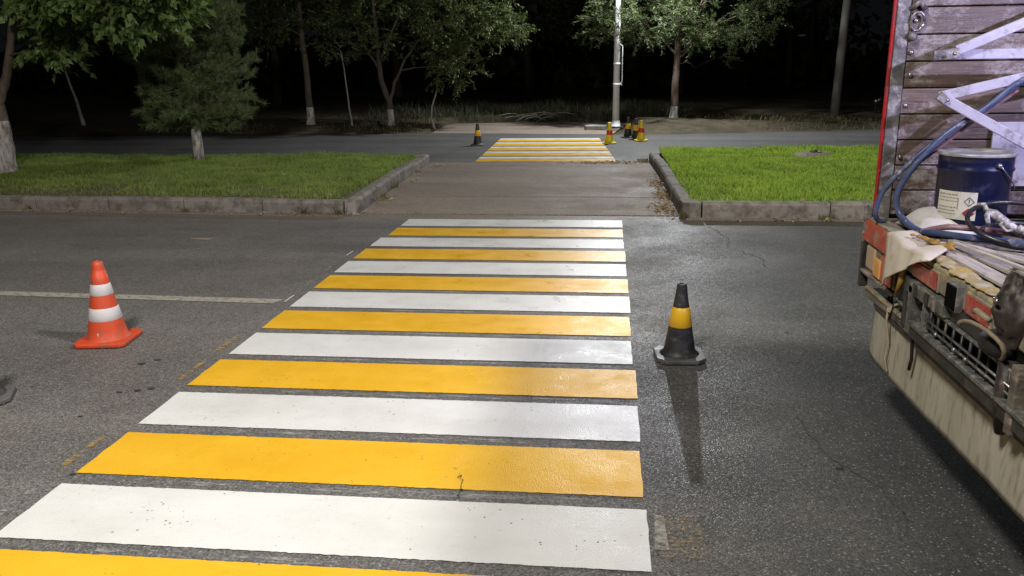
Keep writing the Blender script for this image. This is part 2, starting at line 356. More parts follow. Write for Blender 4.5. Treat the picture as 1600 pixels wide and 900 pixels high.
def slab(pts, z): MB().prism(pts, z-.06, z).build('path_slab', M['path'], path, bevel=.004)
slab([(-2.86, 9.325), (.80, 9.275), (.79, 10.50), (-2.92, 10.55)], .012)
slab([(-2.925, 10.565), (.788, 10.515), (.72, 13.90), (-3.04, 13.95)], .016)
slab([(-3.04, 13.975), (.72, 13.925), (.71, 14.27), (-3.05, 14.27)], .008)
sheet('path_bed', [(-3.2, 9.27), (1.0, 9.2), (1.0, 14.4), (-3.2, 14.4)], -.012, M['soil'], path)
sheet('far_pavement', [(-4.3, 20.36), (.1, 19.72), (.5, 23.3), (-.9, 23.9), (-4.6, 23.5)], .005, M['path'], kind='structure')

# verge beyond the far road: uneven soil
def terrain(name, x0, x1, y0, y1, nx, ny, hf, mat, parent=None, **k):
    xs = np.linspace(x0, x1, nx); ys = np.linspace(y0, y1, ny); X, Y = np.meshgrid(xs, ys)
    Z = hf(X, Y); V = np.stack([X.ravel(), Y.ravel(), Z.ravel()], 1)
    i = np.arange(nx-1)[None, :] + np.arange(ny-1)[:, None]*nx; i = i.ravel()
    F = np.stack([i, i+1, i+nx+1, i+nx], 1)
    o = bpy.data.objects.new(name, np_mesh(name, V, F, mat, True)); return link(o, parent, **k)
ph = rng.uniform(0, 6.28, 24); kx = rng.uniform(.3, 2.8, 24); ky = rng.uniform(.5, 3.5, 24)
def lump(X, Y): return sum(np.sin(kx[i]*X + ky[i]*Y + ph[i])/(1+kx[i]+ky[i]) for i in range(24))*.32
def verge_h(X, Y):
    edge = np.where(X < -6, 20.0, np.where(X < .6, 24.0 + 0*X, 19.7 + .22*np.clip(X-.6, 0, 5)))
    edge = np.where((X > -6) & (X <= -4.4), 20.5, edge)
    t = np.clip((Y-edge)/1.3, -1, 1); h = np.where(t > 0, t*t*(3-2*t)*.13, t*.12)
    return h + np.clip(t, 0, 1)*lump(X, Y)*.10 + .08*np.clip((Y-25)/8, 0, 1)
terrain('verge', -40, 40, 19.4, 60, 321, 160, verge_h, M['soil'], kind='structure')

# medians: lawn soil inside kerbs
lawnL = [(-60, 12.6), (-3.0, 9.42), (-3.12, 14.2), (-60, 14.15)]
lawnR = [(.92, 9.25), (60, 8.75), (60, 15.4), (.9, 14.95)]
lawn_l = sheet('left_median_lawn', lawnL, .135, M['lawn_soil'], kind='structure')
lawn_r = sheet('right_median_lawn', lawnR, .135, M['lawn_soil'], kind='structure')

def kerb_run(parent, a, b, h=.17, w=.14, side=1, step=1.0, start=0.0):
    """stones laid from a to b; side=+1 puts the width to the left of a->b"""
    a = Vector((*a, 0)); b = Vector((*b, 0)); d = (b-a); L = d.length; d.normalize(); nrm = Vector((-d.y, d.x, 0))*side
    s = 0.0; first = True
    while s < L-.02:
        e = min(L, s + (start if (first and start) else step)); first = False
        g = .006
        dz = random.uniform(-.010, .010); off = random.uniform(-.013, .013)
        p0 = a+d*(s+g); p1 = a+d*(e-g)
        cs = [(0, -.05), (0, h-.035+dz), (.016, h-.008+dz), (.03, h+dz), (w-.01, h+dz-.003), (w, h-.014+dz), (w, -.05)]
        if side < 0: cs = cs[::-1]
        vs = [p + nrm*(o_+off) + Vector((0, 0, z)) for p in (p0, p1) for o_, z in cs]; n = len(cs)
        fs = [(i, (i+1) % n, n+(i+1) % n, n+i) for i in range(n)] + [tuple(range(n-1, -1, -1)), tuple(range(n, 2*n))]
        fs = [f[::-1] for f in fs]
        MB().add(vs, fs).build('kerb_stone', M['kerb'], parent, bevel=.004)
        s = e
kl = empty('left_median_kerb', kind='structure'); kr = empty('right_median_kerb', kind='structure')
kerb_run(kl, (-3.03, kerb_y(-3.03)-.01), (-16.0, kerb_y(-16)), side=-1)
MB().prism([(-3.02, 9.26), (-2.90, 9.29), (-2.86, 9.40), (-2.98, 9.47), (-3.02, 9.44)], -.05, .172).build('kerb_stone', M['kerb'], kl, bevel=.012)
kerb_run(kl, (-2.88, 9.41), (-2.99, 11.3), side=1)
kerb_run(kl, (-2.99, 11.31), (-3.04, 12.9), side=1, step=.8)
kerb_run(kl, (-3.04, 12.91), (-3.08, 14.28), side=1, h=.15)
kerb_run(kl, (-3.24, 14.30), (-16, 14.30), side=1, h=.14)
MB().prism([(.80, 9.42), (.82, 9.20), (.90, 9.14), (1.02, 9.14), (1.02, 9.30), (.95, 9.42)], -.05, .175).build('kerb_stone', M['kerb'], kr, bevel=.012)
kerb_run(kr, (1.03, 9.155), (12.0, 9.05), side=1, start=1.35, step=1.0, h=.18)
kerb_run(kr, (.80, 9.43), (.77, 11.4), side=-1)
kerb_run(kr, (.77, 11.41), (.70, 14.42), side=-1)
kerb_run(kr, (.72, 14.44), (1.05, 15.10), side=-1, h=.15, step=.8)
kerb_run(kr, (1.2, 15.13), (12, 15.3), side=-1, h=.14)
# thin gutter lip of mortar and dust along the kerb foot
for par, a, b in ((kl, (-16, kerb_y(-16)-.05), (-3.0, kerb_y(-3.0)-.06)), (kr, (.85, 9.10), (12, 8.99))):
    MB().bar((*a, .004), (*b, .004), .10, .016).build('gutter_strip', M['path'], par)

# ---------------------------------------------------------------- zebra crossings (paint on the roads)
def wavy_rect(x0, x1, y0, y1, z, jx=.0018, jy=.0013, skew=0):
    pts = []; n = 150
    for i in range(n+1): pts.append((x0+(x1-x0)*i/n, y0+random.gauss(0, jy)))
    for i in range(1, 6): pts.append((x1+random.gauss(0, jx), y0+(y1-y0)*i/6))
    for i in range(n+1): pts.append((x1-(x1-x0)*i/n, y1+random.gauss(0, jy)))
    for i in range(1, 6): pts.append((x0+random.gauss(0, jx), y1-(y1-y0)*i/6))
    return MB().add([(x, y, z) for x, y in pts], [tuple(range(len(pts)))])
xr, wz, ytop, st, bb = .1666, 2.44, 9.0, .50531, .409
for i in range(16):
    y1 = ytop - i*st + (.022 if i == 13 else 0); y0 = y1 - (bb-.012 if i < 3 else bb); white = i % 2 == 0
    xl = xr - wz + .045*(1 if i < 2 else 0) + random.uniform(-.006, .006) + (.03 if i < 5 else 0)*(5-i)/5
    wavy_rect(xl, xr+random.uniform(-.008, .008), y0, y1, .004).build('white_stripe' if white else 'yellow_stripe', M['white_paint' if white else 'yellow_paint'], near_road)
# far crossing: twelve narrow looking stripes
fy0, fy1 = 14.42, 18.93
nf = 10; fst = (fy1-fy0)/(nf-.15)
for i in range(nf):
    y0 = fy0 + i*fst; y1 = y0+fst*(.96 if i % 2 == 0 else .66); t0 = (y0-fy0)/(fy1-fy0); t1 = (y1-fy0)/(fy1-fy0)
    white = i % 2 == 1
    xa0, xa1 = -2.30-.11*t0, -2.30-.11*t1; xb0, xb1 = .15-.35*t0, .15-.35*t1
    MB().add([(xa0, y0, .004), (xb0, y0, .004), (xb1, y1, .004), (xa1, y1, .004)], [(0, 1, 2, 3)]).build('white_stripe' if white else 'yellow_stripe', M['white_paint' if white else 'yellow_paint'], far_road)
# lane line and the marks that ran past the stencil
MB().add([(-14, 6.06, .004), (-2.44, 5.63, .004), (-2.38, 5.74, .004), (-14, 6.19, .004)], [(0, 1, 2, 3)]).build('lane_line', M['line_paint'], near_road)
for i, mt in ((5, 'mist_white'), (6, 'white_paint'), (4, 'mist_white'), (3, 'white_paint'), (9, 'mist_yellow'), (11, 'mist_yellow'), (12, 'mist_white'), (8, 'mist_yellow')):
    y1 = ytop - i*st; xl = xr - wz - .075
    w = .012 if mt == 'white_paint' else .035; l = .18 if mt == 'white_paint' else .3
    MB().add([(xl-w, y1-bb*.5-l/2, .006), (xl, y1-bb*.5-l/2-.01, .006), (xl+.004, y1-bb*.5+l/2, .006), (xl-w*.6, y1-bb*.5+l/2, .006)], [(0, 1, 2, 3)]).build('overspray_mark', M[mt], near_road)
for i in range(5, 14):
    y1 = ytop - i*st - bb - .05
    a = xr - wz + random.uniform(.1, .6); b = xr - random.uniform(.1, 1.1)
    MB().add([(a, y1-.012, .003), (b, y1-.012, .003), (b, y1+.02, .003), (a, y1+.02, .003)], [(0, 1, 2, 3)]).build('overspray_mark', M['mist_white'], near_road)
MB().add([(.20, 2.62, .0035), (.37, 2.62, .0035), (.37, 2.91, .0035), (.20, 2.91, .0035)], [(0, 1, 2, 3)]).build('old_paint_patch', M['worn_tan'], near_road)
MB().add([(.19, 2.66, .006), (.24, 2.66, .006), (.235, 2.89, .006), (.20, 2.90, .006)], [(0, 1, 2, 3)]).build('old_paint_patch', M['worn_white'], near_road)
MB().add([(-4.17, 7.82, .004), (-3.98, 7.80, .004), (-3.93, 7.86, .004), (-4.08, 7.90, .004), (-4.2, 7.86, .004)], [(0, 1, 2, 3, 4)]).build('dust_patch', simple('dust', (.33, .25, .17), rough=.9), near_road)
def crack(pts, w, z=.003):
    mb = MB(); out = []
    for a, b in zip(pts, pts[1:]):
        n = 10
        for k in range(n):
            t = k/n; out.append((a[0]+(b[0]-a[0])*t+random.gauss(0, .007), a[1]+(b[1]-a[1])*t+random.gauss(0, .014)))
    for i in range(len(out)-1):
        (x0, y0), (x1, y1) = out[i], out[i+1]; d = Vector((x1-x0, y1-y0)); d.normalize(); ww = w*random.uniform(.3, 1.2)
        mb.add([(x0+d.y*ww, y0-d.x*ww, z), (x1+d.y*w*.6, y1-d.x*w*.6, z), (x1-d.y*w*.6, y1+d.x*w*.6, z), (x0-d.y*ww, y0+d.x*ww, z)], [(0, 1, 2, 3)])
    mb.build('crack', M['crack'], near_road)
crack([(1.05, 8.7), (1.18, 8.1), (1.12, 7.7), (1.35, 7.25), (1.32, 6.9)], .0045)
crack([(.93, 3.9), (.98, 3.45), (1.12, 3.2), (1.16, 2.9)], .0022)
crack([(-.60, 3.15), (-.57, 3.03), (-.585, 2.94)], .002, .0062)
# small dark holes in the surface, left
hm = MB()
for x, y, a, b in ((-2.72, 4.35, .06, .02), (-2.66, 4.42, .05, .015), (-2.52, 3.95, .05, .018), (-2.46, 3.99, .05, .02), (-2.60, 3.92, .04, .012), (-2.28, 3.02, .03, .012), (-2.62, 3.6, .03, .01), (1.15, 5.2, .03, .01), (1.0, 3.35, .04, .012)):
    k = 9; hm.add([(x+a*.5*math.cos(2*math.pi*j/k)*random.uniform(.6, 1.2), y+b*math.sin(2*math.pi*j/k)*random.uniform(.6, 1.2), .003) for j in range(k)], [tuple(range(k))])
hm.build('surface_pits', M['crack'], near_road, kind='stuff')

# ---------------------------------------------------------------- traffic cones
def cone(kind, label, loc, rz=0, group=None, crumpled=False):
    o = empty('traffic_cone', loc, rz, label=label, cat='traffic cone', group=group)
    if kind == 'orange':
        hb, r0, r1, H, bs = .032, .122, .029, .525, .163
        MB().prism([(-bs, -bs+.03), (-bs+.03, -bs), (bs-.03, -bs), (bs, -bs+.03), (bs, bs-.03), (bs-.03, bs), (-bs+.03, bs), (-bs, bs-.03)], .004, hb).build('base', M['orange'], o, bevel=.008)
        rad = lambda z: r0 + (r1-r0)*(z-hb)/(H-hb)
        MB().lathe([(r0+.012, hb), (r0, hb+.012)] + [(rad(z), z) for z in (.10, .2, .3, .4)] + [(rad(.44)+.003, .44), (rad(.44)-.002, .444), (rad(.46)+.002, .46), (rad(.46)-.003, .464), (rad(.48)+.001, .48), (rad(.5), .5), (r1+.001, .522), (r1-.006, H), (r1-.014, H), (r1-.016, H-.03)], 40).build('body', M['orange'], o)
        for a, b in ((.155, .235), (.315, .385)):
            MB().lathe([(rad(a)+.0005, a), (rad(a)+.0022, a+.002), (rad(b)+.0022, b-.002), (rad(b)+.0005, b)], 40).build('reflective_band', M['white_band'], o)
        mk = MB(); rr = rad(.07)+.002
        for q0, q1, z0, z1 in ((-1.64, -1.60, .055, .088), (-1.67, -1.64, .078, .084)):
            mk.add([(rr*math.cos(q0)*1.01, rr*math.sin(q0)*1.01, z0), (rr*math.cos(q1)*1.01, rr*math.sin(q1)*1.01, z0), (rad(z1)*1.02*math.cos(q1), rad(z1)*1.02*math.sin(q1), z1), (rad(z1)*1.02*math.cos(q0), rad(z1)*1.02*math.sin(q0), z1)], [(0, 1, 2, 3)])
        mk.build('stroke_mark', M['white_band'], o)
    else:
        body, band = (M['black_rubber'], M['amber_band']) if kind == 'black' else (M['yellow_plastic'], M['red_band'])
        hb, r0, r1, H = .03, .095, .024, (.45 if kind == 'black' else .43)
        bs = .142; c = .05
        prof8 = [(-bs, -bs+c), (-bs+c, -bs), (bs-c, -bs), (bs, -bs+c), (bs, bs-c), (bs-c, bs), (-bs+c, bs), (-bs, bs-c)]
        b = MB(); b.prism(prof8, .006, hb)
        for sx_ in (-1, 1):
            for sy_ in (-1, 1): b.box(sx_*.10-.02, sx_*.10+.02, sy_*.10-.02, sy_*.10+.02, 0, .01)
        b.build('base', M['grey_base'] if kind == 'black' else body, o, bevel=.006)
        rad = lambda z: r0 + (r1-r0)*(z-hb)/(H-hb)
        top = [(r1+.004, H-.012), (r1+.004, H-.004), (r1-.001, H), (r1-.010, H), (r1-.012, H-.04)]
        if crumpled: top = [(r1+.002, H-.06), (r1+.016, H-.035), (r1+.022, H-.01), (r1+.012, H), (r1-.008, H-.03)]
        MB().lathe([(r0+.02, hb), (r0+.004, hb+.012)] + [(rad(z), z) for z in (.06, .15, .25, .35)] + top, 40).build('body', body, o)
        a, b_ = (.20, .315) if kind == 'black' else (.18, .275)
        MB().lathe([(rad(a)+.0005, a), (rad(a)+.0025, a+.002), (rad(b_)+.0025, b_-.002), (rad(b_)+.0005, b_)], 40).build('reflective_band', band, o)
    return o
cone('orange', 'orange traffic cone with two white bands standing by the pale lane line', (-3.165, 4.74, 0), R(8))
bc = cone('black', 'black traffic cone with amber band alone on the asphalt between crossing and truck', (.435, 4.69, 0), R(4), group='black cones with an amber band')
g2 = 'black cones with an amber band'
copy_tree(bc, (-3.275, 3.76, 0), R(28), 'black cone cut off by the left picture edge, only its grey base corner showing', g2)
copy_tree(bc, (-2.69, 17.3, 0), R(3), 'black cone with amber band standing left of the far crossing', g2)
copy_tree(bc, (.44, 18.92, 0), R(20), 'black cone with amber band farthest back, just right of the lamp pole', g2)
copy_tree(bc, (.60, 18.45, 0), R(-8), 'black cone with amber band half hidden behind the right yellow cone', g2)
g3 = 'yellow cones with a red band'
cone('yellow', 'yellow cone with red band and crumpled top at the corner of the far crossing', (.03, 17.62, 0), R(5), g3, crumpled=True)
cone('yellow', 'yellow cone with red band and smooth top, rightmost of the far cones', (.70, 18.15, 0), R(-6), g3)

# ---------------------------------------------------------------- lamp posts and poles
def lamp_head(o, loc, dirv, lens=M['led']):
    loc = Vector(loc); d = Vector(dirv).normalized()
    h = MB().bar(loc - d*.34 + Vector((0, 0, .045)), loc + d*.16 + Vector((0, 0, .045)), .26, .09).build('lamp_head', M['galv'], o, bevel=.02)
    MB().bar(loc - d*.20 + Vector((0, 0, -.004)), loc + d*.12 + Vector((0, 0, -.004)), .2, .012).build('lens', lens, h)
fp = empty('lamp_post', (.19, 21.67, 0), label='bright galvanised lamp post standing behind the far cones', cat='lamp post')
def loc_(v): return Vector(v) - Vector((.19, 21.67, 0))
MB().tube([(0, 0, .02), (0, 0, 2.4), (0, 0, 5.5)], [.088, .072, .055], 20).build('pole', M['galv'], fp)
MB().lathe([(.17, .0), (.17, .03), (.12, .035), (.10, .16), (.10, .19)], 20, (0, 0, 0), True).build('base_collar', M['galv'], fp)
MB().box(-.19, .19, -.19, .19, .0, .05).build('base_plate', M['dark_metal'], fp, bevel=.006)
MB().lathe([(.080, 0), (.088, .005), (.088, .05), (.080, .055)], 18, (0, 0, 1.55)).build('clamp', M['galv'], fp)
MB().lathe([(.084, 0), (.092, .005), (.092, .05), (.084, .055)], 18, (0, 0, 1.05)).build('clamp', M['galv'], fp)
MB().tube([(.085, 0, 1.12), (.13, -.02, 1.05), (.135, -.02, 1.2), (.135, -.02, 2.0), (.06, 0, 2.06)], .012, 8).build('cable_pipe', M['galv'], fp)
MB().tube([(0, 0, 5.42), (.2, -.25, 5.52), loc_(FAR_LAMP + Vector((0, .2, .05)))], .03, 10).build('arm', M['galv'], fp)
lamp_head(fp, loc_(FAR_LAMP), (.35, -1, 0))
def tall_lamp(px, py, L, label):
    o = empty('lamp_post', (px, py, 0), label=label, cat='lamp post')
    MB().tube([(0, 0, 0), (0, 0, L.z-.2)], [.10, .06], 18).build('pole', M['galv'], o)
    e = L - Vector((px, py, 0)); hv = Vector((e.x, e.y, 0)).normalized()
    MB().tube([(0, 0, L.z-.25), Vector((e.x*.4, e.y*.4, L.z+.12)), e + Vector((0, 0, .05)) - hv*.25], .035, 10).build('arm', M['galv'], o)
    lamp_head(o, e, hv)
tall_lamp(-3.4, -4.4, NEAR_LAMP, 'tall street lamp behind the camera lighting the striped crossing')
tall_lamp(6.6, -4.4, RIGHT_LAMP, 'tall street lamp with long arm reaching over the truck')

op = empty('utility_pole', (6.21, 24.34, 0), label='grey weathered pole at the verge behind the truck, leaning right', cat='pole')
MB().tube([(0, 0, -.1), (.08, 0, 3), (.22, 0, 8)], [.125, .10, .075], 14).build('pole', M['old_pole'], op)
MB().tube([(-.02, -.08, .05), (-.22, -.1, .03)], .05, 8).tube([(.05, -.08, .06), (.3, -.12, .04)], .035, 8).build('footing', M['concrete'], op)
sp_ = empty('standpipe', (7.33, 24.45, 0), label='small dark standpipe with shiny tap on the verge by the truck wall', cat='pipe')
MB().tube([(0, 0, -.05), (0, 0, .40)], .035, 10).build('pipe', M['black'], sp_)
MB().ball((0, 0, .46), .07).tube([(0, 0, .48), (.12, -.03, .52)], .03, 8).build('tap', M['steel'], sp_)
MB().prism([(-.55, 21.05), (-.12, 20.98), (-.02, 21.3), (-.4, 21.45), (-.6, 21.25)], 0, .11).build('concrete_block', M['concrete'], bevel=.02, label='low broken concrete slab lying beside the lamp post base', cat='concrete slab')
fl = empty('street_lamp', (8.95, 40.0, 0), label='unlit distant street lamp barely visible in the dark right of the tree', cat='street lamp')
MB().tube([(0, 0, 0), (0, 0, 5.0)], [.1, .07], 10).build('pole', M['black'], fl)
MB().tube([(0, 0, 2.55), (-.35, -.1, 2.6)], .03, 8).build('arm', M['black'], fl)
MB().ball((-.45, -.12, 2.58), .12, 8, (1.6, 1, .5)).build('lamp_head', M['galv'], fl)

# ---------------------------------------------------------------- grass
def in_poly(P, poly):
    x, y = P[:, 0], P[:, 1]; r = np.zeros(len(P), bool); n = len(poly)
    for i in range(n):
        x0, y0 = poly[i]; x1, y1 = poly[(i+1) % n]
        c = ((y0 > y) != (y1 > y)) & (x < (x1-x0)*(y-y0)/(y1-y0+1e-12)+x0); r ^= c
    return r
def smooth_noise(P, s, seed):
    g = np.random.default_rng(seed); k = g.normal(0, s, (14, 2)); p = g.uniform(0, 6.28, 14)
    return sum(np.sin(P @ k[i] + p[i]) for i in range(14))/5
def blades(name, P, z, hmin, hmax, w, mat, lean=.35, **k):
    n = len(P); h = rng.uniform(hmin, hmax, n)*np.clip(1+.45*smooth_noise(P, 3.5, 77)+.3*smooth_noise(P, 11, 78), .35, 1.7); a = rng.uniform(0, 6.283, n); l = rng.normal(0, lean, (n, 2))*h[:, None]
    d = np.stack([np.cos(a), np.sin(a)], 1)*w/2*rng.uniform(.7, 1.3, n)[:, None]
    zz = z if isinstance(z, np.ndarray) else np.full(n, z)
    V = np.zeros((n, 5, 3)); V[:, 0, :2] = P-d; V[:, 1, :2] = P+d; V[:, 0, 2] = V[:, 1, 2] = zz
    m2 = P + l*.35; V[:, 2, :2] = m2+d*.8; V[:, 3, :2] = m2-d*.8; V[:, 2, 2] = V[:, 3, 2] = zz+h*.6
    V[:, 4, :2] = P+l; V[:, 4, 2] = zz+h
    b = np.arange(n)[:, None]*5
    F = np.concatenate([np.concatenate([b, b+1, b+2], 1), np.concatenate([b, b+2, b+3], 1), np.concatenate([b+3, b+2, b+4], 1)])
    o = bpy.data.objects.new(name, np_mesh(name, V.reshape(-1, 3), F, mat)); link(o, kind='stuff', **k); return o
def tufted(P, cell, pull, seed):
    g = np.random.default_rng(seed); k = np.floor(P/cell); hsh = np.sin(k[:, 0]*12.9898+k[:, 1]*78.233)*43758.5453; hx = hsh-np.floor(hsh); h2 = np.sin(k[:, 0]*39.3+k[:, 1]*11.1)*24634.6; hy = h2-np.floor(h2)
    c = (k+np.stack([.2+.6*hx, .2+.6*hy], 1))*cell; return P*(1-pull)+c*pull
def scatter(poly, n):
    p = np.array(poly); P = np.stack([rng.uniform(p[:, 0].min(), p[:, 0].max(), n), rng.uniform(p[:, 1].min(), p[:, 1].max(), n)], 1)
    return P[in_poly(P, poly)]
gl = [(-13, 9.98), (-3.12, 9.46), (-3.24, 14.12), (-13, 14.12)]; gr_ = [(.93, 9.31), (6.5, 9.25), (6.5, 15.1), (.9, 14.95)]
P = scatter(gl, 150000); edge = P[:, 1] - (9.41-.056*(P[:, 0]+5.78)) - .14
side = -3.1 - P[:, 0]
nz = smooth_noise(P, 1.6, 3)
keep = rng.uniform(size=len(P)) < np.clip(.10 + edge*.9 + nz*.5, .06, 1)*np.clip(.15+side*1.5+nz*.3, .1, 1)
keep &= ((P[:, 0]+6.84)**2 + (P[:, 1]-13.4)**2 > .05) & (np.hypot(P[:, 0]+9.33, P[:, 1]-11.9) > .32 + .1*nz)
blades('lawn_grass', tufted(P[keep] + rng.normal(0, .012, (keep.sum(), 2)), .083, .28, 1), .135, .02, .07, .011, M['grass_dull'], label='mown green grass on the left median around the whitewashed trees', cat='grass')
P = scatter(gr_, 110000); bare = np.hypot((P[:, 0]-3.3)/1.5, P[:, 1]-13.95) < .30+.04*smooth_noise(P, 8, 5)
P = P[~bare]; nz = smooth_noise(P, 1.2, 9)
keep = rng.uniform(size=len(P)) < np.clip(.85 + nz*.3, .4, 1)
blades('lawn_grass', tufted(P[keep] + rng.normal(0, .012, (keep.sum(), 2)), .097, .28, 2), .135, .03, .08, .012, M['grass'], label='bright lush grass on the right median next to the truck', cat='grass')
P = scatter([(-12, 9.95), (-3.1, 9.46), (-3.2, 10.6), (-12, 10.9)], 9000)
blades('dry_grass', P, .135, .02, .06, .008, M['grass_dry'], .6, label='dry straw coloured grass fringe behind the left kerb', cat='dry grass')
valve = empty('valve_box', (3.34, 14.08, .16), label='dark valve opening in the bare patch of the right lawn', cat='valve')
MB().lathe([(.11, -.02), (.12, .035), (.09, .045), (.085, .0)], 16).build('ring', M['dark_metal'], valve)
MB().tube([(0, 0, -.02), (.01, 0, .07)], .03, 8).build('spindle', M['dark_metal'], valve)
MB().lathe([(.38, -.03), (.30, .025), (.2, .05), (.0, .055)], 18, (3.32, 14.05, .14)).build('bare_patch', M['path'], lawn_r)
# rough growth on the bank behind the far road
P = scatter([(-7, 23.9), (2.2, 23.9), (3, 28), (-8, 28)], 26000); n_ = smooth_noise(P, 1.5, 21)
P = P[rng.uniform(size=len(P)) < np.clip(.3+n_*.6, .05, 1)]
z = verge_h(P[:, 0], P[:, 1])
blades('tall_weeds', P, z, .05, .30, .014, M['weeds'], .3, label='pale tall weeds on the dark bank behind the far pavement', cat='weeds')
P = scatter([(-12, 20.3), (16, 20.3), (16, 25), (-12, 25)], 26000); n_ = smooth_noise(P, 1.0, 31)
msk = (rng.uniform(size=len(P)) < np.clip(.15+n_*.6, 0, 1)) & ((P[:, 0] < -4.7) | (P[:, 0] > .7)) & (P[:, 1] > 20.5)
P = P[msk]; z = verge_h(P[:, 0], P[:, 1])
blades('verge_grass', P, z, .03, .12, .014, M['grass_dry'], .5, label='sparse dry grass and leaf litter on the soil verge across the far road', cat='dry grass')
# tufts in the kerb joints
P = np.concatenate([np.array([[x, y]]) + rng.normal(0, .035, (60, 2)) for x, y in ((-3.06, 9.24), (-5.0, 9.33), (-3.5, 9.25), (2.38, 9.1), (2.3, 9.08), (-2.86, 10.4), (-2.94, 11.3), (-7.1, 9.47), (.83, 9.13), (4.3, 9.07), (-2.99, 12.9))])
blades('joint_weeds', P, .0, .02, .10, .008, M['grass_dry'], .5, label='small weed tufts growing in the kerb joints', cat='weeds')

def litter(name, centers, n, label, cat='dry leaves'):
    V = []; F = []
    for k in range(n):
        cx, cy_, sx_, sy_, zz = random.choice(centers)
        c = Vector((random.gauss(cx, sx_), random.gauss(cy_, sy_), zz+random.uniform(.004, .035)))
        e = Matrix.Rotation(random.uniform(0, 6.28), 3, 'Z') @ Matrix.Rotation(random.gauss(0, .5), 3, 'X') @ Matrix.Rotation(random.gauss(0, .4), 3, 'Y')
        l, w = random.uniform(.015, .04), random.uniform(.008, .018); b = len(V)
        V += [c + e @ Vector(p) for p in ((-l, 0, 0), (0, -w, .006), (l, 0, 0), (0, w, .006))]; F.append((b, b+1, b+2, b+3))
    MB().add(V, F).build(name, M['litter'], kind='stuff', label=label, cat=cat)
litter('leaf_litter', [(.68, 11.6, .05, .3, .015), (.70, 10.7, .05, .25, .01), (.66, 9.7, .07, .2, .01)], 420, 'dry leaves drifted against the right kerb of the path')
litter('leaf_litter', [(.35, 14.2, .28, .08, .0), (-.2, 14.15, .3, .05, .0)], 200, 'dry leaves in the gutter by the near edge of the far crossing')
litter('fallen_leaf_litter', [(-6, 11.5, 2.2, 1.2, .18), (3, 12, 1.3, 1.6, .19)], 90, 'pale fallen leaves scattered over both lawns')
litter('leaf_litter', [(-6, 9.32, 2.5, .04, .0), (-3.4, 9.2, .5, .04, 0), (2.4, 9.03, .9, .035, 0)], 160, 'dry leaf bits scattered in the near gutter along both kerbs')
litter('leaf_litter', [(-2.82, 11.8, .08, .35, .015), (-2.75, 13.6, .12, .2, .015), (-2.8, 10.2, .06, .15, .01)], 60, 'few dry leaves beside the left kerb of the path')
MB().box(.50, .68, 14.28, 14.36, 0, .07).build('loose_brick', M['kerb'], bevel=.01, label='loose grey brick lying at the far end of the right path kerb', cat='brick')

# ---------------------------------------------------------------- trees
def leaves_mesh(name, C, D, length, width, mat, droop=.3):
    """C centres (n,3), D direction (n,3): diamond leaves folded along the midrib"""
    n = len(C); D = D/np.linalg.norm(D, axis=1, keepdims=True)
    U = rng.normal(0, 1, (n, 3)); U[:, 2] += .9; Sd = np.cross(D, U); Sd /= np.linalg.norm(Sd, axis=1, keepdims=True)
    N = np.cross(Sd, D); L = length*rng.uniform(.6, 1.25, n)[:, None]; w = width*rng.uniform(.7, 1.25, n)[:, None]
    V = np.stack([C, C+D*L*.4+Sd*w*.5+N*w*.15, C+D*L-N*L*droop*.4, C+D*L*.4-Sd*w*.5+N*w*.15, C+D*L*.45-N*w*.05], 1).reshape(-1, 3)
    b = np.arange(n)[:, None]*5
    F = np.concatenate([np.concatenate([b, b+1, b+4], 1), np.concatenate([b+1, b+2, b+4], 1), np.concatenate([b+2, b+3, b+4], 1), np.concatenate([b+3, b, b+4], 1)])
    return np_mesh(name, V, F, mat)
def bez(a, b, bend, n=6):
    a = Vector(a); b = Vector(b); mid = (a+b)/2 + Vector(bend)
    return [a*(1-t)**2 + mid*2*t*(1-t) + b*t*t for t in (i/n for i in range(n+1))]
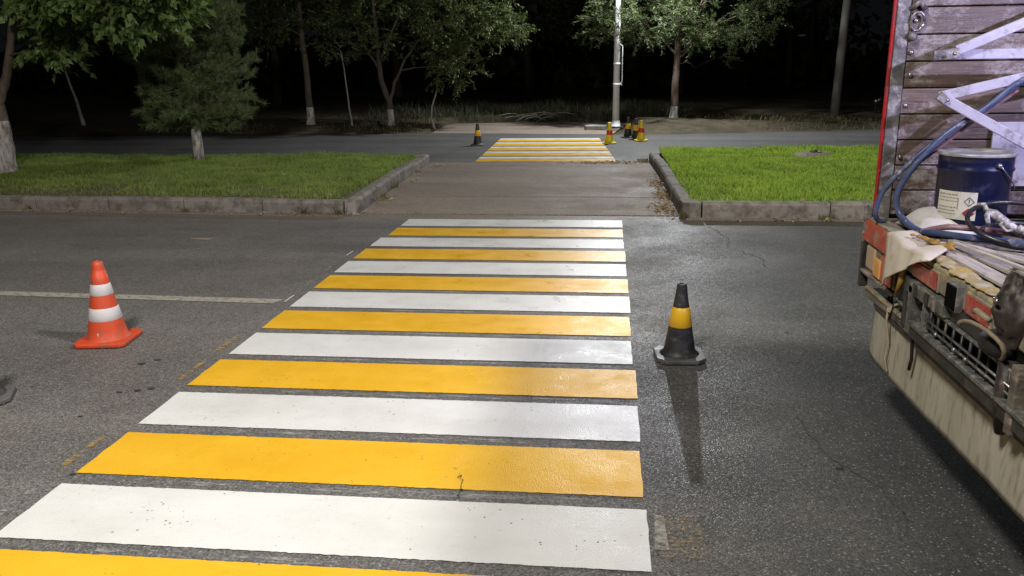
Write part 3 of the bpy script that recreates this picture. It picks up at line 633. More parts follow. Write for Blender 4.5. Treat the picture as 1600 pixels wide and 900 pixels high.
def tree(name, label, base, trunk, r0, clumps, nclus, leafL, leafW, lmat, bark, white=.5, twigs=6, per=14, spread=.42, group=None, cat='tree', r_white=None, rnd=1, droop=.3, limbs=(), out=.5):
    """trunk: polyline of local points; clumps: (cx,cy,cz,rx,ry,rz,weight) local ellipsoids filled with leafy sprays"""
    random.seed(rnd); o = empty(name, base, label=label, cat=cat, group=group)
    tp = [Vector(p) for p in trunk]; H = tp[-1].z
    fine = []
    for a, b in zip(tp, tp[1:]):
        for k in range(4): fine.append(a.lerp(b, k/4) + Vector((random.gauss(0, r0*.06), random.gauss(0, r0*.06), 0)))
    fine.append(tp[-1]); rr = [max(r0*(1.25 if p.z < .08 else 1)*(1 - .62*min(1, p.z/max(H, .1))), .006) for p in fine]
    MB().tube(fine, rr, 12).build('trunk', bark, o)
    if white:
        low = [p for p in fine if p.z < white]; lr = [q*1.03+.002 for q in rr[:len(low)]]
        if len(low) > 1:
            i = len(low); t_ = (white-low[-1].z)/(fine[i].z-low[-1].z) if i < len(fine) else 0
            low.append(low[-1].lerp(fine[min(i, len(fine)-1)], t_)); lr.append(lr[-1]*.97)
            MB().tube(low, lr, 12).build('whitewash', M['whitewash'], o)
    nodes = [(p, rr[i]) for i, p in enumerate(fine) if p.z > H*.45]; bm = MB()
    for pl, ra in limbs:
        pl = [Vector(p) for p in pl]; f2 = []
        for a, b in zip(pl, pl[1:]):
            for k in range(4): f2.append(a.lerp(b, k/4)+Vector((random.gauss(0, .01), random.gauss(0, .01), random.gauss(0, .01))))
        f2.append(pl[-1]); r_ = [ra*(1-.75*i/len(f2)) for i in range(len(f2))]; bm.tube(f2, r_, 8)
        nodes += [(p, r_[i]) for i, p in enumerate(f2) if i > 1]
    ws = [c[6] for c in clumps]; Cs = []; Ds = []
    for k in range(nclus):
        c = random.choices(clumps, ws)[0]
        while True:
            v = Vector((random.uniform(-1, 1), random.uniform(-1, 1), random.uniform(-1, 1)))
            if .0 < v.length < 1: break
        v = v.normalized()*(v.length**out)
        tgt = Vector((c[0]+v.x*c[3], c[1]+v.y*c[4], c[2]+v.z*c[5]))
        nd, nr = min(nodes, key=lambda q: (q[0]-tgt).length + max(0, q[0].z-tgt.z)*1.2)
        L = (tgt-nd).length
        pts = bez(nd, tgt, (random.gauss(0, .06*L), random.gauss(0, .06*L), .12*L), 5)
        ra = min(nr*.6, .006+.012*L); bm.tube(pts, [ra*(1-.8*i/5) for i in range(6)], 5, cap=False)
        if L < 1.2 or random.random() < .4: nodes.append((pts[3], ra*.6)); nodes.append((pts[5], ra*.35))
        outd = (pts[-1]-pts[-2]).normalized()
        for t in range(twigs):
            dv = (outd + Vector((random.gauss(0, .75), random.gauss(0, .75), random.gauss(-.05, .55)))).normalized()
            st_ = pts[random.choice((3, 4, 5, 5))]; ln = spread*random.uniform(.5, 1.25); en = st_ + dv*ln + Vector((0, 0, -.12*ln))
            bm.tube([st_, (st_+en)/2+Vector((0, 0, .03*ln)), en], [.004, .003, .0015], 3, cap=False)
            for q in range(per):
                s = random.uniform(.15, 1.0); p = st_.lerp(en, s)
                Cs.append(p + Vector((random.gauss(0, .012), random.gauss(0, .012), random.gauss(0, .012))))
                Ds.append(dv*.8 + Vector((random.gauss(0, .6), random.gauss(0, .6), random.gauss(-droop, .45))))
    bm.build('branches', bark, o)
    link(bpy.data.objects.new('crown', leaves_mesh('crown', np.array([tuple(c) for c in Cs]), np.array([tuple(d) for d in Ds]), leafL, leafW, lmat, droop)), o)
    return o
# 1 broad leaved tree at the left picture edge
tree('broadleaf_tree', 'large broad leaved tree with thick whitewashed trunk at the left picture edge', (-9.42, 12.1, .13),
     [(0, 0, -.05), (.02, 0, .5), (.05, 0, 1.0), (.0, 0, 1.5), (-.15, .1, 2.4), (-.1, 0, 3.6)], .19,
     [(2.1, -.4, 3.5, 1.6, 1.5, .8, 4), (2.9, -.6, 2.55, .8, .7, .42, 3.0), (.2, 0, 4.4, 2.2, 2.2, 1.2, 3), (-1.8, 0, 3.9, 1.6, 1.8, .9, 2), (1.9, -.6, 2.5, .85, .6, .25, 1.8), (1.35, -.3, 1.82, .30, .3, .05, .35)],
     270, .125, .082, M['leaf_broad'], M['bark'], white=.78, twigs=6, per=11, spread=.38, rnd=3, droop=.55,
     limbs=[([(.05, 0, .95), (.35, -.1, 1.35), (.55, -.1, 1.9), (.9, -.2, 2.8), (1.8, -.4, 3.4)], .085), ([(.03, 0, 1.1), (-.4, 0, 1.9), (-.9, 0, 2.9)], .09), ([(.6, -.1, 2.1), (1.4, -.3, 2.7), (2.5, -.4, 2.95)], .05), ([(.5, -.1, 1.75), (.9, -.3, 1.8), (1.3, -.35, 1.7)], .02), ([(.8, -.15, 2.5), (1.7, -.5, 2.5), (2.6, -.6, 2.45)], .03)])
# 2 pine
def pine(label, base, H, R0, zlow, seed, lean=(0, 0)):
    random.seed(seed); o = empty('pine_tree', base, label=label, cat='tree')
    top = Vector((lean[0], lean[1], H)); fine = [Vector((0, 0, -.05)).lerp(top, k/14) + Vector((random.gauss(0, .012), random.gauss(0, .012), 0)) for k in range(15)]
    rr = [.085*(1-.85*k/14) for k in range(15)]; MB().tube(fine, rr, 10).build('trunk', M['bark'], o)
    low = [Vector((0, 0, -.04)), fine[1], fine[1].lerp(fine[2], .9)]; MB().tube(low, [.098, .085, .079], 12).build('whitewash', M['whitewash'], o)
    bm = MB(); Cs = []; Ds = []
    nb = 340
    for k in range(nb):
        t = (k/nb)**1.1; z0 = zlow + (H-zlow-.2)*t; a = k*2.39996+random.uniform(-.5, .5)
        Rr = R0*(math.sin(math.pi*min(1, .30+.70*(1-t))*1.0)**.6 if t > .4 else .72+.28*t/.4)*random.uniform(.5, 1.02)*(1-.55*t)
        p0 = Vector((lean[0]*z0/H, lean[1]*z0/H, z0)); rise = random.uniform(-.15, .6)*Rr + .03
        if t < .12: rise = random.uniform(-.12, .08)
        e = p0 + Vector((math.cos(a)*Rr, math.sin(a)*Rr, rise)); pts = bez(p0, e, (0, 0, -.08*Rr), 5)
        bm.tube(pts, [.014, .012, .010, .008, .006, .004], 5, cap=False)
        for s in range(8):
            q = pts[0].lerp(e, random.uniform(.25, 1)) if s else e; i = min(4, int(5*(q-p0).length/max(Rr, .1))); 
            dv = ((e-p0).normalized()*.7 + Vector((random.gauss(0, .55), random.gauss(0, .55), random.gauss(.35, .4)))).normalized(); ln = random.uniform(.12, .26)
            q2 = q + dv*ln; bm.tube([q, q2], [.005, .003], 3, cap=False)
            for j in range(80):
                f = random.random(); Cs.append(q.lerp(q2, f)); Ds.append(dv*.75 + Vector((random.gauss(0, .55), random.gauss(0, .55), random.gauss(.10, .62))))
    bm.build('branches', M['bark'], o)
    C = np.array([tuple(c) for c in Cs]); D = np.array([tuple(d) for d in Ds]); D /= np.linalg.norm(D, axis=1, keepdims=True); n = len(C)
    Sd = np.cross(D, rng.normal(0, 1, (n, 3))); Sd /= np.linalg.norm(Sd, axis=1, keepdims=True); L = rng.uniform(.06, .12, n)[:, None]
    V = np.stack([C-Sd*.004, C+Sd*.004, C+D*L], 1).reshape(-1, 3); F = np.arange(3*n).reshape(-1, 3)
    link(bpy.data.objects.new('crown', np_mesh('crown', V, F, M['needle'])), o)
pine('shaggy pine with slim whitewashed trunk standing on the left median lawn', (-6.84, 13.4, .13), 4.4, 1.28, .62, 5, (.15, 0))
# 3.. across the far road
tree('elm_tree', 'forked dark tree with white painted foot left of the far crossing', (-5.6, 21.47, .1),
     [(0, 0, -.1), (0, 0, .35), (-.02, 0, .62), (-.2, 0, 1.1), (-.25, 0, 1.9), (-.3, 0, 2.9), (-.2, 0, 4.2)], .085,
     [(.6, -.2, 3.0, 1.9, 1.5, 1.2, 4), (1.9, -.3, 2.7, 1.45, 1.1, .85, 3), (1.75, -.3, 1.55, .62, .6, .55, 1.1), (-.3, 0, 4.3, 1.9, 1.6, 1.2, 2.0), (2.9, -.2, 2.5, .6, .6, .5, .8), (-.9, 0, 2.6, 1.0, 1, .9, 1)],
     330, .085, .04, M['leaf_elm'], M['bark_dark'], white=.42, twigs=6, per=13, spread=.36, rnd=8,
     limbs=[([(0, 0, .6), (.15, 0, 1.1), (.35, 0, 1.5), (.9, -.1, 2.2), (1.8, -.2, 2.6)], .05), ([(-.22, 0, 1.6), (.3, -.1, 2.6), (.8, -.1, 3.4)], .04), ([(-.22, 0, 1.4), (-.7, 0, 2.2), (-1, 0, 3)], .04)])
tree('elm_tree', 'tree with brown trunk and white foot behind the far cones, right of the lamp post', (1.70, 22.6, .1),
     [(0, 0, -.1), (.01, 0, .5), (.03, 0, 1.2), (.05, 0, 1.75), (.02, 0, 2.3), (.1, 0, 3.2), (.1, 0, 4.6)], .105,
     [(-.9, -.4, 2.95, 1.35, 1.2, .95, 3.5), (.9, -.2, 2.9, 1.6, 1.3, .85, 3.5), (.2, 0, 4.1, 2.2, 1.8, 1.2, 3), (-1.6, -.5, 2.5, .75, .7, .45, 1.3), (1.9, -.2, 2.35, .6, .6, .4, .9), (1.3, -.2, 1.72, .14, .3, .14, .12), (.4, -.3, 2.2, .9, .8, .25, 1)],
     330, .095, .021, M['leaf_silver'], M['bark'], white=.38, twigs=7, per=15, spread=.40, rnd=5, droop=.1,
     limbs=[([(.04, 0, 1.65), (-.25, -.1, 1.95), (-.9, -.2, 2.5), (-1.5, -.3, 2.9)], .035), ([(.04, 0, 1.5), (.35, -.05, 1.85), (1.0, -.1, 2.4), (1.9, -.2, 2.8)], .035), ([(.04, 0, 1.7), (.3, 0, 1.85), (.45, 0, 2.6), (.8, 0, 3.4)], .03), ([(.04, 0, 1.45), (.25, -.1, 1.5), (.5, -.1, 1.35)], .014)])
tree('elm_tree', 'dim straight tree with white painted foot behind the left median pine', (-7.8, 21.6, .1),
     [(0, 0, -.1), (0, 0, .6), (-.03, 0, 1.5), (-.1, 0, 3), (-.1, 0, 4.6)], .10,
     [(0, 0, 3.4, 1.4, 1.4, 1.2, 3), (-.6, 0, 2.6, 1.0, 1, .6, 1), (.3, 0, 4.6, 1.5, 1.5, 1, 2)], 110, .09, .045, M['leaf_elm'], M['bark_dark'], white=.5, twigs=5, per=10, spread=.45, rnd=12)
for i, (x, y, pts, lab) in enumerate([
     (-6.57, 21.3, [(0, 0, -.1), (-.06, 0, .4), (-.10, 0, .9), (-.14, 0, 1.45), (-.2, 0, 1.9)], 'thin straight sapling between the forked tree and the dim tree'),
     (-4.43, 21.35, [(0, 0, -.1), (-.08, 0, .2), (-.05, 0, .5), (.08, 0, .85), (.12, 0, 1.15), (.25, 0, 1.6)], 'thin crooked sapling at the pavement edge left of the far crossing'),
     (-15.0, 22.8, [(0, 0, -.1), (-.1, 0, .6), (-.3, 0, 1.4), (-.35, 0, 2.0)], 'slanting bare sapling in the dark beyond the left broad leaved tree')]):
    tree('sapling', lab, (x, y, .1), pts, .026 if i < 2 else .05, [(pts[-1][0], 0, pts[-1][2]+.1, .5, .5, .35, 1)], 14, .07, .035, M['leaf_elm'], M['old_pole'], white=0, twigs=4, per=8, spread=.25, rnd=20+i, cat='sapling', group='thin saplings on the far verge')
# dark background trees, one build and copies
bt = tree('background_tree', 'dark tree farthest left in the unlit park behind the far road', (-19, 33, 0),
     [(0, 0, -.1), (.1, 0, 1.5), (0, 0, 3.5), (.1, 0, 6)], .20, [(0, 0, 4.6, 3.0, 3.0, 2.0, 3), (-1, 0, 3.3, 2.2, 2, 1.0, 1.2), (1.2, 0, 6.2, 2, 2, 1.4, 1.5)],
     150, .17, .10, M['leaf_elm'], M['bark_dark'], white=0, twigs=6, per=12, spread=.8, rnd=40, group='dark trees in the unlit park')
for i, (x, y, a, lab) in enumerate([(-12.5, 31, 1, 'dark tree second from the left in the unlit park'), (-9, 36, 2.2, 'dark tree behind the dim straight tree in the unlit park'), (-3.5, 38, 3.1, 'dark tree seen behind the forked elm in the unlit park'),
      (3, 37, 4.2, 'dark tree behind the lamp post in the unlit park'), (8.8, 44, 5.1, 'dark tree behind the weathered pole in the unlit park'), (14, 36, .5, 'dark tree in the unlit park behind the truck')]):
    copy_tree(bt, (x, y, 0), a, lab, 'dark trees in the unlit park')
# far wood: a dark irregular mass nobody could count
random.seed(51); Cw = []
for k in range(150):
    cx, cy_, hh, ww = random.uniform(-60, 60), random.uniform(46, 75), random.uniform(1.5, 4.6), random.uniform(2, 5)
    n_ = 170; q = rng.normal(0, 1, (n_, 3)); q /= np.linalg.norm(q, axis=1, keepdims=True); q *= rng.uniform(.4, 1, (n_, 1))**.5
    Cw.append(np.array([cx, cy_, hh*.5]) + q*np.array([ww, ww*.7, hh*.55]))
Cw = np.concatenate(Cw); Cw[:, 2] = np.abs(Cw[:, 2])
link(bpy.data.objects.new('far_wood', leaves_mesh('far_wood', Cw, rng.normal(0, 1, Cw.shape), .95, .6, M['leaf_elm'])), kind='stuff', label='dark irregular mass of the far wood closing the view', cat='wood')
# heap of cut branches on the bank
random.seed(77); br = MB()
for k in range(26):
    a = random.gauss(.15, .45); L = random.uniform(.25, .75); c = Vector((random.gauss(-1.9, .35), random.gauss(23.75, .15), .1+random.uniform(0, .14)))
    d = Vector((math.cos(a), math.sin(a)*.6, random.gauss(.05, .18))); br.tube([c-d*L/2, c+Vector((0, 0, .04)), c+d*L/2], [.012, .010, .004], 5)
br.build('branch_heap', M['old_pole'], label='small heap of pale cut branches at the edge of the far bank', cat='branches', kind='stuff')

# ---------------------------------------------------------------- the truck (rear end at left, box open towards the camera)
T = empty('cargo_truck', (1.28, 3.15, 0), label='old flatbed lorry with high plank side wall and paint caked tail at the right edge', cat='truck')
def tb(mb, name, mat, parent=T, bevel=.003, **k):
    """mesh given in world coordinates, stored in the truck's frame"""
    off = Vector((1.28, 3.15, 0)); mb.v = [tuple(Vector(v)-off) for v in mb.v]
    return mb.build(name, mat, parent, bevel=bevel, **k)
YF, YN, XR, XE = 4.20, 2.05, 1.28, 5.4          # far wall, near wall, rear, front end of the box
# wall planks on the far side
wall = tb(MB().box(1.36, XE, YF+.034, YF+.05, .92, 2.50), 'side_wall', M['deck'])
zs = .945; k = 0
while zs < 2.44:
    h = .1205
    tb(MB().box(1.372+random.uniform(-.004, .004), XE, YF+random.uniform(-.003, .003), YF+.03, zs+.003, zs+h-.003), 'plank', M['plank'], wall, bevel=.004)
    zs += h; k += 1
for za, zb_ in ((.86, .905), (.93, .985)): tb(MB().box(1.262, 1.284, YF-.03, YF+.03, za, zb_).tube([(1.258, YF-.02, za-.01), (1.258, YF-.02, zb_+.01)], .011, 8), 'hinge', M['post_metal'], bevel=.003)
tb(MB().box(1.31, 1.368, YF-.012, YF+.05, .90, 2.52), 'corner_angle', M['post_metal'])
tb(MB().box(1.292, 1.308, YF-.010, YF+.006, .82, 2.53), 'corner_post', M['red_paint'], bevel=.006)
for i in range(14):
    if i in (3, 9): continue
    z_ = .985+i*.1205+(.02 if i % 2 else 0)
    tb(MB().ball((1.392+.006*(i % 2), YF-.006, z_), .011, 8, (1, .7, 1)), 'bolt', M['steel'], bevel=0)
tb(MB().tube([(1.40+.03*math.cos(t), YF-.02-.006*math.sin(t), 1.845+.042*math.sin(t)) for t in [i*.6283 for i in range(11)]], .006, 8), 'latch_ring', M['steel'], bevel=0)
tb(MB().tube([(1.37, YF-.01, 1.90), (1.40, YF-.03, 1.93), (1.43, YF-.01, 1.90)], .014, 8), 'latch', M['post_metal'], bevel=0)
tb(MB().ball((1.385, YF-.02, 1.78), .022), 'bolt', M['post_metal'], bevel=0)
# near side wall and front wall (outside the picture, part of the same box)
nw = tb(MB().box(XR+.05, XE, YN-.05, YN-.034, .92, 2.50), 'side_wall', M['deck'])
for xr_ in [XR+.06+i*1.0 for i in range(5)]:
    tb(MB().box(xr_, xr_+.05, YN-.085, YN-.052, .82, 2.52), 'wall_rib', M['post_metal'])
    tb(MB().box(xr_+.1, xr_+.15, YF+.052, YF+.085, .82, 2.52), 'wall_rib', M['post_metal'])
for zr_ in [1.06+i*.1205 for i in range(12)]:
    tb(MB().box(XR+.05, XE, YN-.053, YN-.0505, zr_, zr_+.006), 'plank_joint', M['black'], nw, bevel=0)
zs = .945
while zs < 2.44:
    tb(MB().box(XR+.03, XE, YN-.03, YN, zs+.003, zs+.1175), 'plank', M['plank'], nw, bevel=.004); zs += .1205
fw_ = tb(MB().box(XE+.03, XE+.05, YN-.05, YF+.05, .92, 2.50), 'front_wall', M['black'])
zs = .945
while zs < 2.44:
    tb(MB().box(XE, XE+.03, YN, YF, zs+.003, zs+.1175), 'plank', M['plank'], fw_, bevel=.004); zs += .1205
tb(MB().box(XR+.01, XE+.06, YN-.06, YF+.06, 2.53, 2.56), 'shadow_roof', M['dark_metal'])  # unseen roof, added to shape the box's shadow from the right street lamp
# deck boards run along the truck
y = YN
dk = tb(MB().box(XR+.04, XE, YN, YF, .86, .895), 'deck', M['dark_metal'])
while y < YF-.02:
    tb(MB().box(XR+.045+random.uniform(0, .01), XE, y+.004, y+.146, .897, .925+random.uniform(-.003, .003)), 'deck_board', M['deck'], dk, bevel=.004); y += .1536
# tail beam: orange part, caked part
tb(MB().box(XR-.024, XR+.04, 3.60, 4.21, .822, .925), 'tail_beam', M['orange_beam'], bevel=.008, label='orange red painted end of the tail beam')
tb(MB().box(XR-.027, XR+.042, YN-.04, 3.597, .825, .922), 'tail_beam', M['beam_dirty'], bevel=.008)
tb(MB().box(XR-.012, XR+.06, 3.15, 4.22, .923, .936), 'edge_strip', M['beam_dirty'], bevel=.004)
# yellow crust of dried paint along the edge
cr = MB(); random.seed(5); yy = 2.55
while yy < 3.45:
    l = random.uniform(.008, .05); cr.ball((XR+.010+random.gauss(0, .012), yy, .932), .02, 6, (random.uniform(.5, 1.5), l/.02, random.uniform(.2, .5))); yy += l*.28
tb(cr, 'paint_crust', M['yellow_crust'], bevel=0)
for y0, y1 in ((3.20, 3.45), (2.745, 2.93), (2.2, 2.4)):
    rf = tb(MB().box(XR-.034, XR-.026, y0-.008, y1+.008, .826, .905), 'reflector_frame', M['beam_dirty'])
    tb(MB().box(XR-.040, XR-.034, y0, y1, .833, .897), 'reflector', M['lens_red'], rf)
sk = tb(MB().box(XR-.052, XR-.024, 2.975, 3.065, .812, .910), 'socket_frame', M['post_metal'])
tb(MB().box(XR-.058, XR-.05, 2.978, 3.060, .818, .904), 'socket', M['void'], sk)
# tail light cluster under the orange beam
tl = tb(MB().box(XR-.01, XR+.07, 3.72, 4.15, .66, .82), 'tail_light', M['bumper'])
tb(MB().box(XR-.022, XR-.008, 4.0, 4.12, .705, .812), 'lens', M['lens_pale'], tl, bevel=.006)
tb(MB().box(XR-.024, XR-.010, 3.90, 3.998, .69, .78), 'lens', M['lens_amber'], tl, bevel=.008)
tb(MB().box(XR-.022, XR-.008, 3.75, 3.897, .69, .812), 'lens', M['lens_orange'], tl, bevel=.006)
tb(MB().box(XR-.03, XR+.01, 3.70, 4.18, .668, .684), 'lamp_bracket', M['bumper'])
tb(MB().box(XR-.028, XR+.012, 4.165, 4.195, .59, .82), 'bracket_post', M['dark_metal'])
tb(MB().box(XR-.02, XR+.05, 3.50, 3.66, .68, .81), 'wiring_box', M['black'], bevel=.006)
tb(MB().box(XR-.03, XR+.05, 3.495, 3.66, .665, .678), 'box_ledge', M['rail'])
# under-run frame
tb(MB().box(XR-.05, XR-.01, 3.455, 3.49, .60, .82), 'frame_post', M['dark_metal'])
tb(MB().box(XR-.055, XR-.01, 3.385, 3.425, .60, .80), 'frame_post', M['rail'])
tb(MB().box(XR-.055, XR-.01, 3.235, 3.262, .62, .80), 'frame_post', M['rail'])
tb(MB().box(XR-.055, XR-.015, 3.06, 3.45, .765, .818), 'frame_rail', M['rail'], bevel=.006)
for yq in (3.33, 3.21, 3.13): tb(MB().box(XR-.060, XR-.055, yq, yq+.03, .768, .815), 'rail_clip', M['steel'] if yq < 3.2 else M['dark_metal'], bevel=.001)
tb(MB().box(XR-.03, XR-.012, 2.58, 3.09, .755, .822), 'number_plate_board', M['dark_metal'])
tb(MB().box(XR+.03, XR+.05, 2.1, 3.40, .56, .80), 'back_panel', M['black'])
cage = tb(MB().box(XR-.045, XR-.03, 2.52, 3.22, .752, .762), 'cage_frame', M['rail'])
for j in range(10): yq = 3.20-j*.072; tb(MB().tube([(XR-.04, yq, .757), (XR-.045, yq-.004, .66)], .0055, 6), 'cage_rod', M['dark_metal'], cage, bevel=0)
for zq in (.715, .69): tb(MB().tube([(XR-.05, 3.22, zq), (XR-.05, 2.52, zq)], .0045, 6), 'cage_wire', M['steel'] if zq > .7 else M['rail'], cage, bevel=0)
for yq in (3.10, 2.93, 2.83): tb(MB().ball((XR-.056, yq, .692), .008), 'cage_bolt', M['steel'], cage, bevel=0)
tb(MB().box(XR-.07, XR-.02, 2.1, 3.36, .650, .668), 'step_rail', M['rail'], bevel=.005)
tb(MB().box(XR-.06, XR-.03, 2.1, 3.36, .600, .648), 'step_board', M['dark_metal'], bevel=.004)
tb(MB().box(XR-.065, XR-.01, 2.46, 2.50, .58, .80), 'frame_post', M['bumper'], bevel=.004)
# bumper and hanging cream flap
tb(MB().box(XR-.018, XR+.06, YN, 4.11, .565, .600), 'bumper_beam', M['bumper'], bevel=.008)
tb(MB().box(XR-.022, XR+.004, YN, 4.09, .6005, .616), 'bumper_lip', M['beam_dirty'], bevel=.006)
tb(MB().box(XR+.026, XR+.048, YN, 3.9, .6005, .624), 'bumper_lip', M['bumper'], bevel=.006)
tb(MB().box(XR-.014, XR-.001, YN, 3.96, .545, .5645), 'flap_batten', M['dark_metal'])
fl_ = MB(); ny, nz_ = 60, 10; vs = []
for i in range(ny+1):
    yv = YN + (3.97-YN)*i/ny; zb = .300 + .035*max(0, (3.3-yv)/1.2) + .003*math.sin(yv*3) + (.03*((yv-3.88)/.09)**2 if yv > 3.88 else 0)
    for j in range(nz_+1):
        f = j/nz_; vs.append((XR+.006 - .010*f + .0025*math.sin(yv*4+f*2) + .0012*math.sin(yv*17)*f, yv, .550 + (zb-.550)*f))
fs = [(i*(nz_+1)+j, i*(nz_+1)+j+1, (i+1)*(nz_+1)+j+1, (i+1)*(nz_+1)+j) for i in range(ny) for j in range(nz_)]
flap = tb(MB().add(vs, fs, True), 'mud_flap', M['cream'], bevel=0); sd = flap.modifiers.new('solid', 'SOLIDIFY'); sd.thickness = .012; sd.offset = 0
tb(MB().tube([(XR-.032, 3.70, .62), (XR-.035, 3.70, .56), (XR-.020, 3.69, .46), (XR-.026, 3.70, .38), (XR-.022, 3.66, .33)], .0055, 6), 'string', M['cord'], bevel=0)
tb(MB().tube([(XR-.036, 3.68, .602), (XR-.01, 3.70, .63), (XR+.03, 3.69, .632)], .008, 6), 'string', M['cord'], bevel=0)
tb(MB().tube([(XR-.032, 3.375, .62), (XR-.036, 3.37, .56), (XR-.026, 3.385, .49), (XR-.028, 3.395, .44)], .007, 6), 'strap', M['black'], bevel=0)
# chassis, wheels, cab
tb(MB().box(XR+.1, 6.9, 2.75, 2.83, .60, .80).box(XR+.1, 6.9, 3.42, 3.50, .60, .80), 'chassis', M['dark_metal'])
for j in range(5): tb(MB().box(XR+.3+j, XR+.38+j, YN, YF, .80, .86), 'cross_member', M['dark_metal'])
def wheel(x, y, s):
    w = tb(MB().add(*(lambda q: (q[0], q[1]))((lambda P_, n=32: ([(x+r*math.cos(2*math.pi*k/n), y+yy*s, .36+r*math.sin(2*math.pi*k/n)) for r, yy in P_ for k in range(n)], [(i*n+k, i*n+(k+1) % n, (i+1)*n+(k+1) % n, (i+1)*n+k) for i in range(len(P_)-1) for k in range(n)]))([(.2, -.09), (.3, -.11), (.345, -.10), (.36, -.07), (.36, .07), (.345, .10), (.3, .11), (.2, .09)])), True), 'wheel', M['tyre'], bevel=0)
    tb(MB().tube([(x, y-.06, .36), (x, y+.06, .36)], .205, 20), 'rim', M['steel'], w, bevel=0)
for x, ys in ((2.75, (2.2, 2.43, 3.85, 4.08)), (6.1, (2.25, 4.0))):
    for yv in ys: wheel(x, yv, 1)
tb(MB().tube([(2.75, 2.3, .36), (2.75, 3.95, .36)], .05, 10).tube([(6.1, 2.3, .36), (6.1, 3.95, .36)], .04, 10), 'axle', M['dark_metal'], bevel=0)
cab = MB(); prof = [(5.55, .55), (7.35, .55), (7.4, 1.15), (7.05, 1.25), (6.75, 2.02), (5.75, 2.1), (5.55, 1.95)]; n_ = len(prof)
cab.add([(x, yv, z_) for yv in (2.15, 4.1) for x, z_ in prof], [tuple(range(n_)), tuple(range(2*n_-1, n_-1, -1))] + [(i, n_+i, n_+(i+1) % n_, (i+1) % n_) for i in range(n_)])
tb(cab, 'cab', M['cab_paint'], bevel=.03)
for yv in (2.14, 4.11): tb(MB().add([(x, yv+dy, z_) for dy in (-.006, .006) for x, z_ in ((5.95, 1.3), (6.9, 1.3), (6.66, 1.9), (5.95, 1.95))], [(0, 1, 2, 3), (7, 6, 5, 4), (0, 4, 5, 1), (1, 5, 6, 2), (2, 6, 7, 3), (3, 7, 4, 0)]), 'side_window', M['glass'], bevel=.003)
tb(MB().add([(7.055, 2.25, 1.28), (7.055, 4.0, 1.28), (6.79, 3.9, 1.96), (6.79, 2.35, 1.96)], [(0, 1, 2, 3)]), 'windscreen', M['glass'], bevel=0)
for yv in (2.4, 3.85): tb(MB().ball((7.38, yv, .85), .1, 10, (.3, 1, 1)), 'headlight', M['drum_top'], bevel=0)
# work light on the near wall
wl = empty('work_light', tuple(WORK_LAMP), label='small LED work light clamped to the top of the near truck wall', cat='work light')
MB().box(-.06, .06, -.07, -.045, -.05, .05).build('housing', M['dark_metal'], wl, bevel=.006)
MB().box(-.05, .05, -.0445, -.040, -.04, .04).build('lens', M['led'], wl)
MB().tube([(0, -.07, 0), (0, -.28, .05), (0, -.40, .17), (0, -.415, .06)], .012, 8).build('clamp', M['dark_metal'], wl)

# ---------------------------------------------------------------- load on the truck
fr = empty('steel_trestle', (1.6, 4.05, 1.6), label='pale V braced steel frame hanging in front of the truck planks', cat='metal frame')
def fb(a, b, name='brace', mat=M['violet_paint'], w=.018, h=.042):
    a = Vector((a[0]-1.6, a[2], a[1]-1.6)); b = Vector((b[0]-1.6, b[2], b[1]-1.6)); MB().bar(a, b, w, h, (0, 0, 1)).build(name, mat, fr, bevel=.003)
# x and z on the wall plane seen in the photo, third value = distance in front of it
yb = -.16
fb((1.475, 1.712, yb), (2.5, 2.15, yb)); fb((1.475, 1.697, yb+.025), (2.5, 1.695, yb+.025)); fb((1.382, 1.692, yb-.005), (1.485, 1.704, yb-.005), 'end_cap', M['post_metal'])
fb((1.425, 1.520, yb), (2.5, 1.77, yb)); fb((1.428, 1.518, yb-.03), (2.4, .99, yb-.03)); fb((1.412, 1.502, yb-.045), (1.435, 1.532, yb-.045), 'end_cap', M['post_metal'])
for x, z_ in ((1.45, 1.700), (1.445, 1.508)): MB().ball((x-1.6, yb-.05, z_-1.6), .008).build('rivet', M['steel'], fr)
fb((2.44, .95, yb-.06), (2.44, 2.14, yb-.06))
pan = MB().box(-.01, .30, .0, .012, 0, .30)
po = pan.build('sheet_metal_panel', M['violet_paint'], bevel=.002, label='smeared pale sheet standing against the planks right of the drum', cat='metal sheet', loc=(1.80, 4.17, 1.09))
# drum
DX, DY, DZ, DR, DH = 1.588, 3.83, .927, .148, .37
dr = empty('paint_drum', (DX, DY, DZ), label='navy blue paint drum with a white hazard label standing on the truck bed', cat='drum')
MB().lathe([(DR-.012, 0), (DR-.008, .004), (DR-.010, .02), (DR-.006, .10), (DR-.002, .285), (DR+.004, .292), (DR+.004, .298), (DR-.001, .305), (DR, .35), (DR+.005, .355)], 48, cap0=True).build('shell', M['navy'], dr)
lid = MB().lathe([(0, .352), (DR-.02, .352), (DR-.012, .360), (DR+.003, .367), (DR+.008, .360), (DR+.006, .352)], 48).build('lid', M['drum_top'], dr)
def cyl_patch(u0, u1, v0, v1, r, n=14):
    return MB().add([(r*math.cos(u0+(u1-u0)*i/n), r*math.sin(u0+(u1-u0)*i/n), v) for i in range(n+1) for v in (v0, v1)], [(2*i, 2*i+2, 2*i+3, 2*i+1) for i in range(n)])
a0, a1 = R(190), R(257)        # label, on the side turned to the camera
lb = cyl_patch(a0, a1, .085, .205, DR-.001).build('label', M['paper'], dr)
random.seed(2)
for row in range(7):
    v = .188-row*.0135
    segs = MB(); u = a0+.06
    while u < a0+.62:
        w_ = random.uniform(.03, .09)
        if row != 3: segs.add(*(lambda q: (q.v, q.f))(cyl_patch(u, u+w_, v, v+.0035 if row else v+.005, DR+.0006, 3)))
        u += w_+.02
    if segs.v: segs.build('print_line', M['ink'], lb)
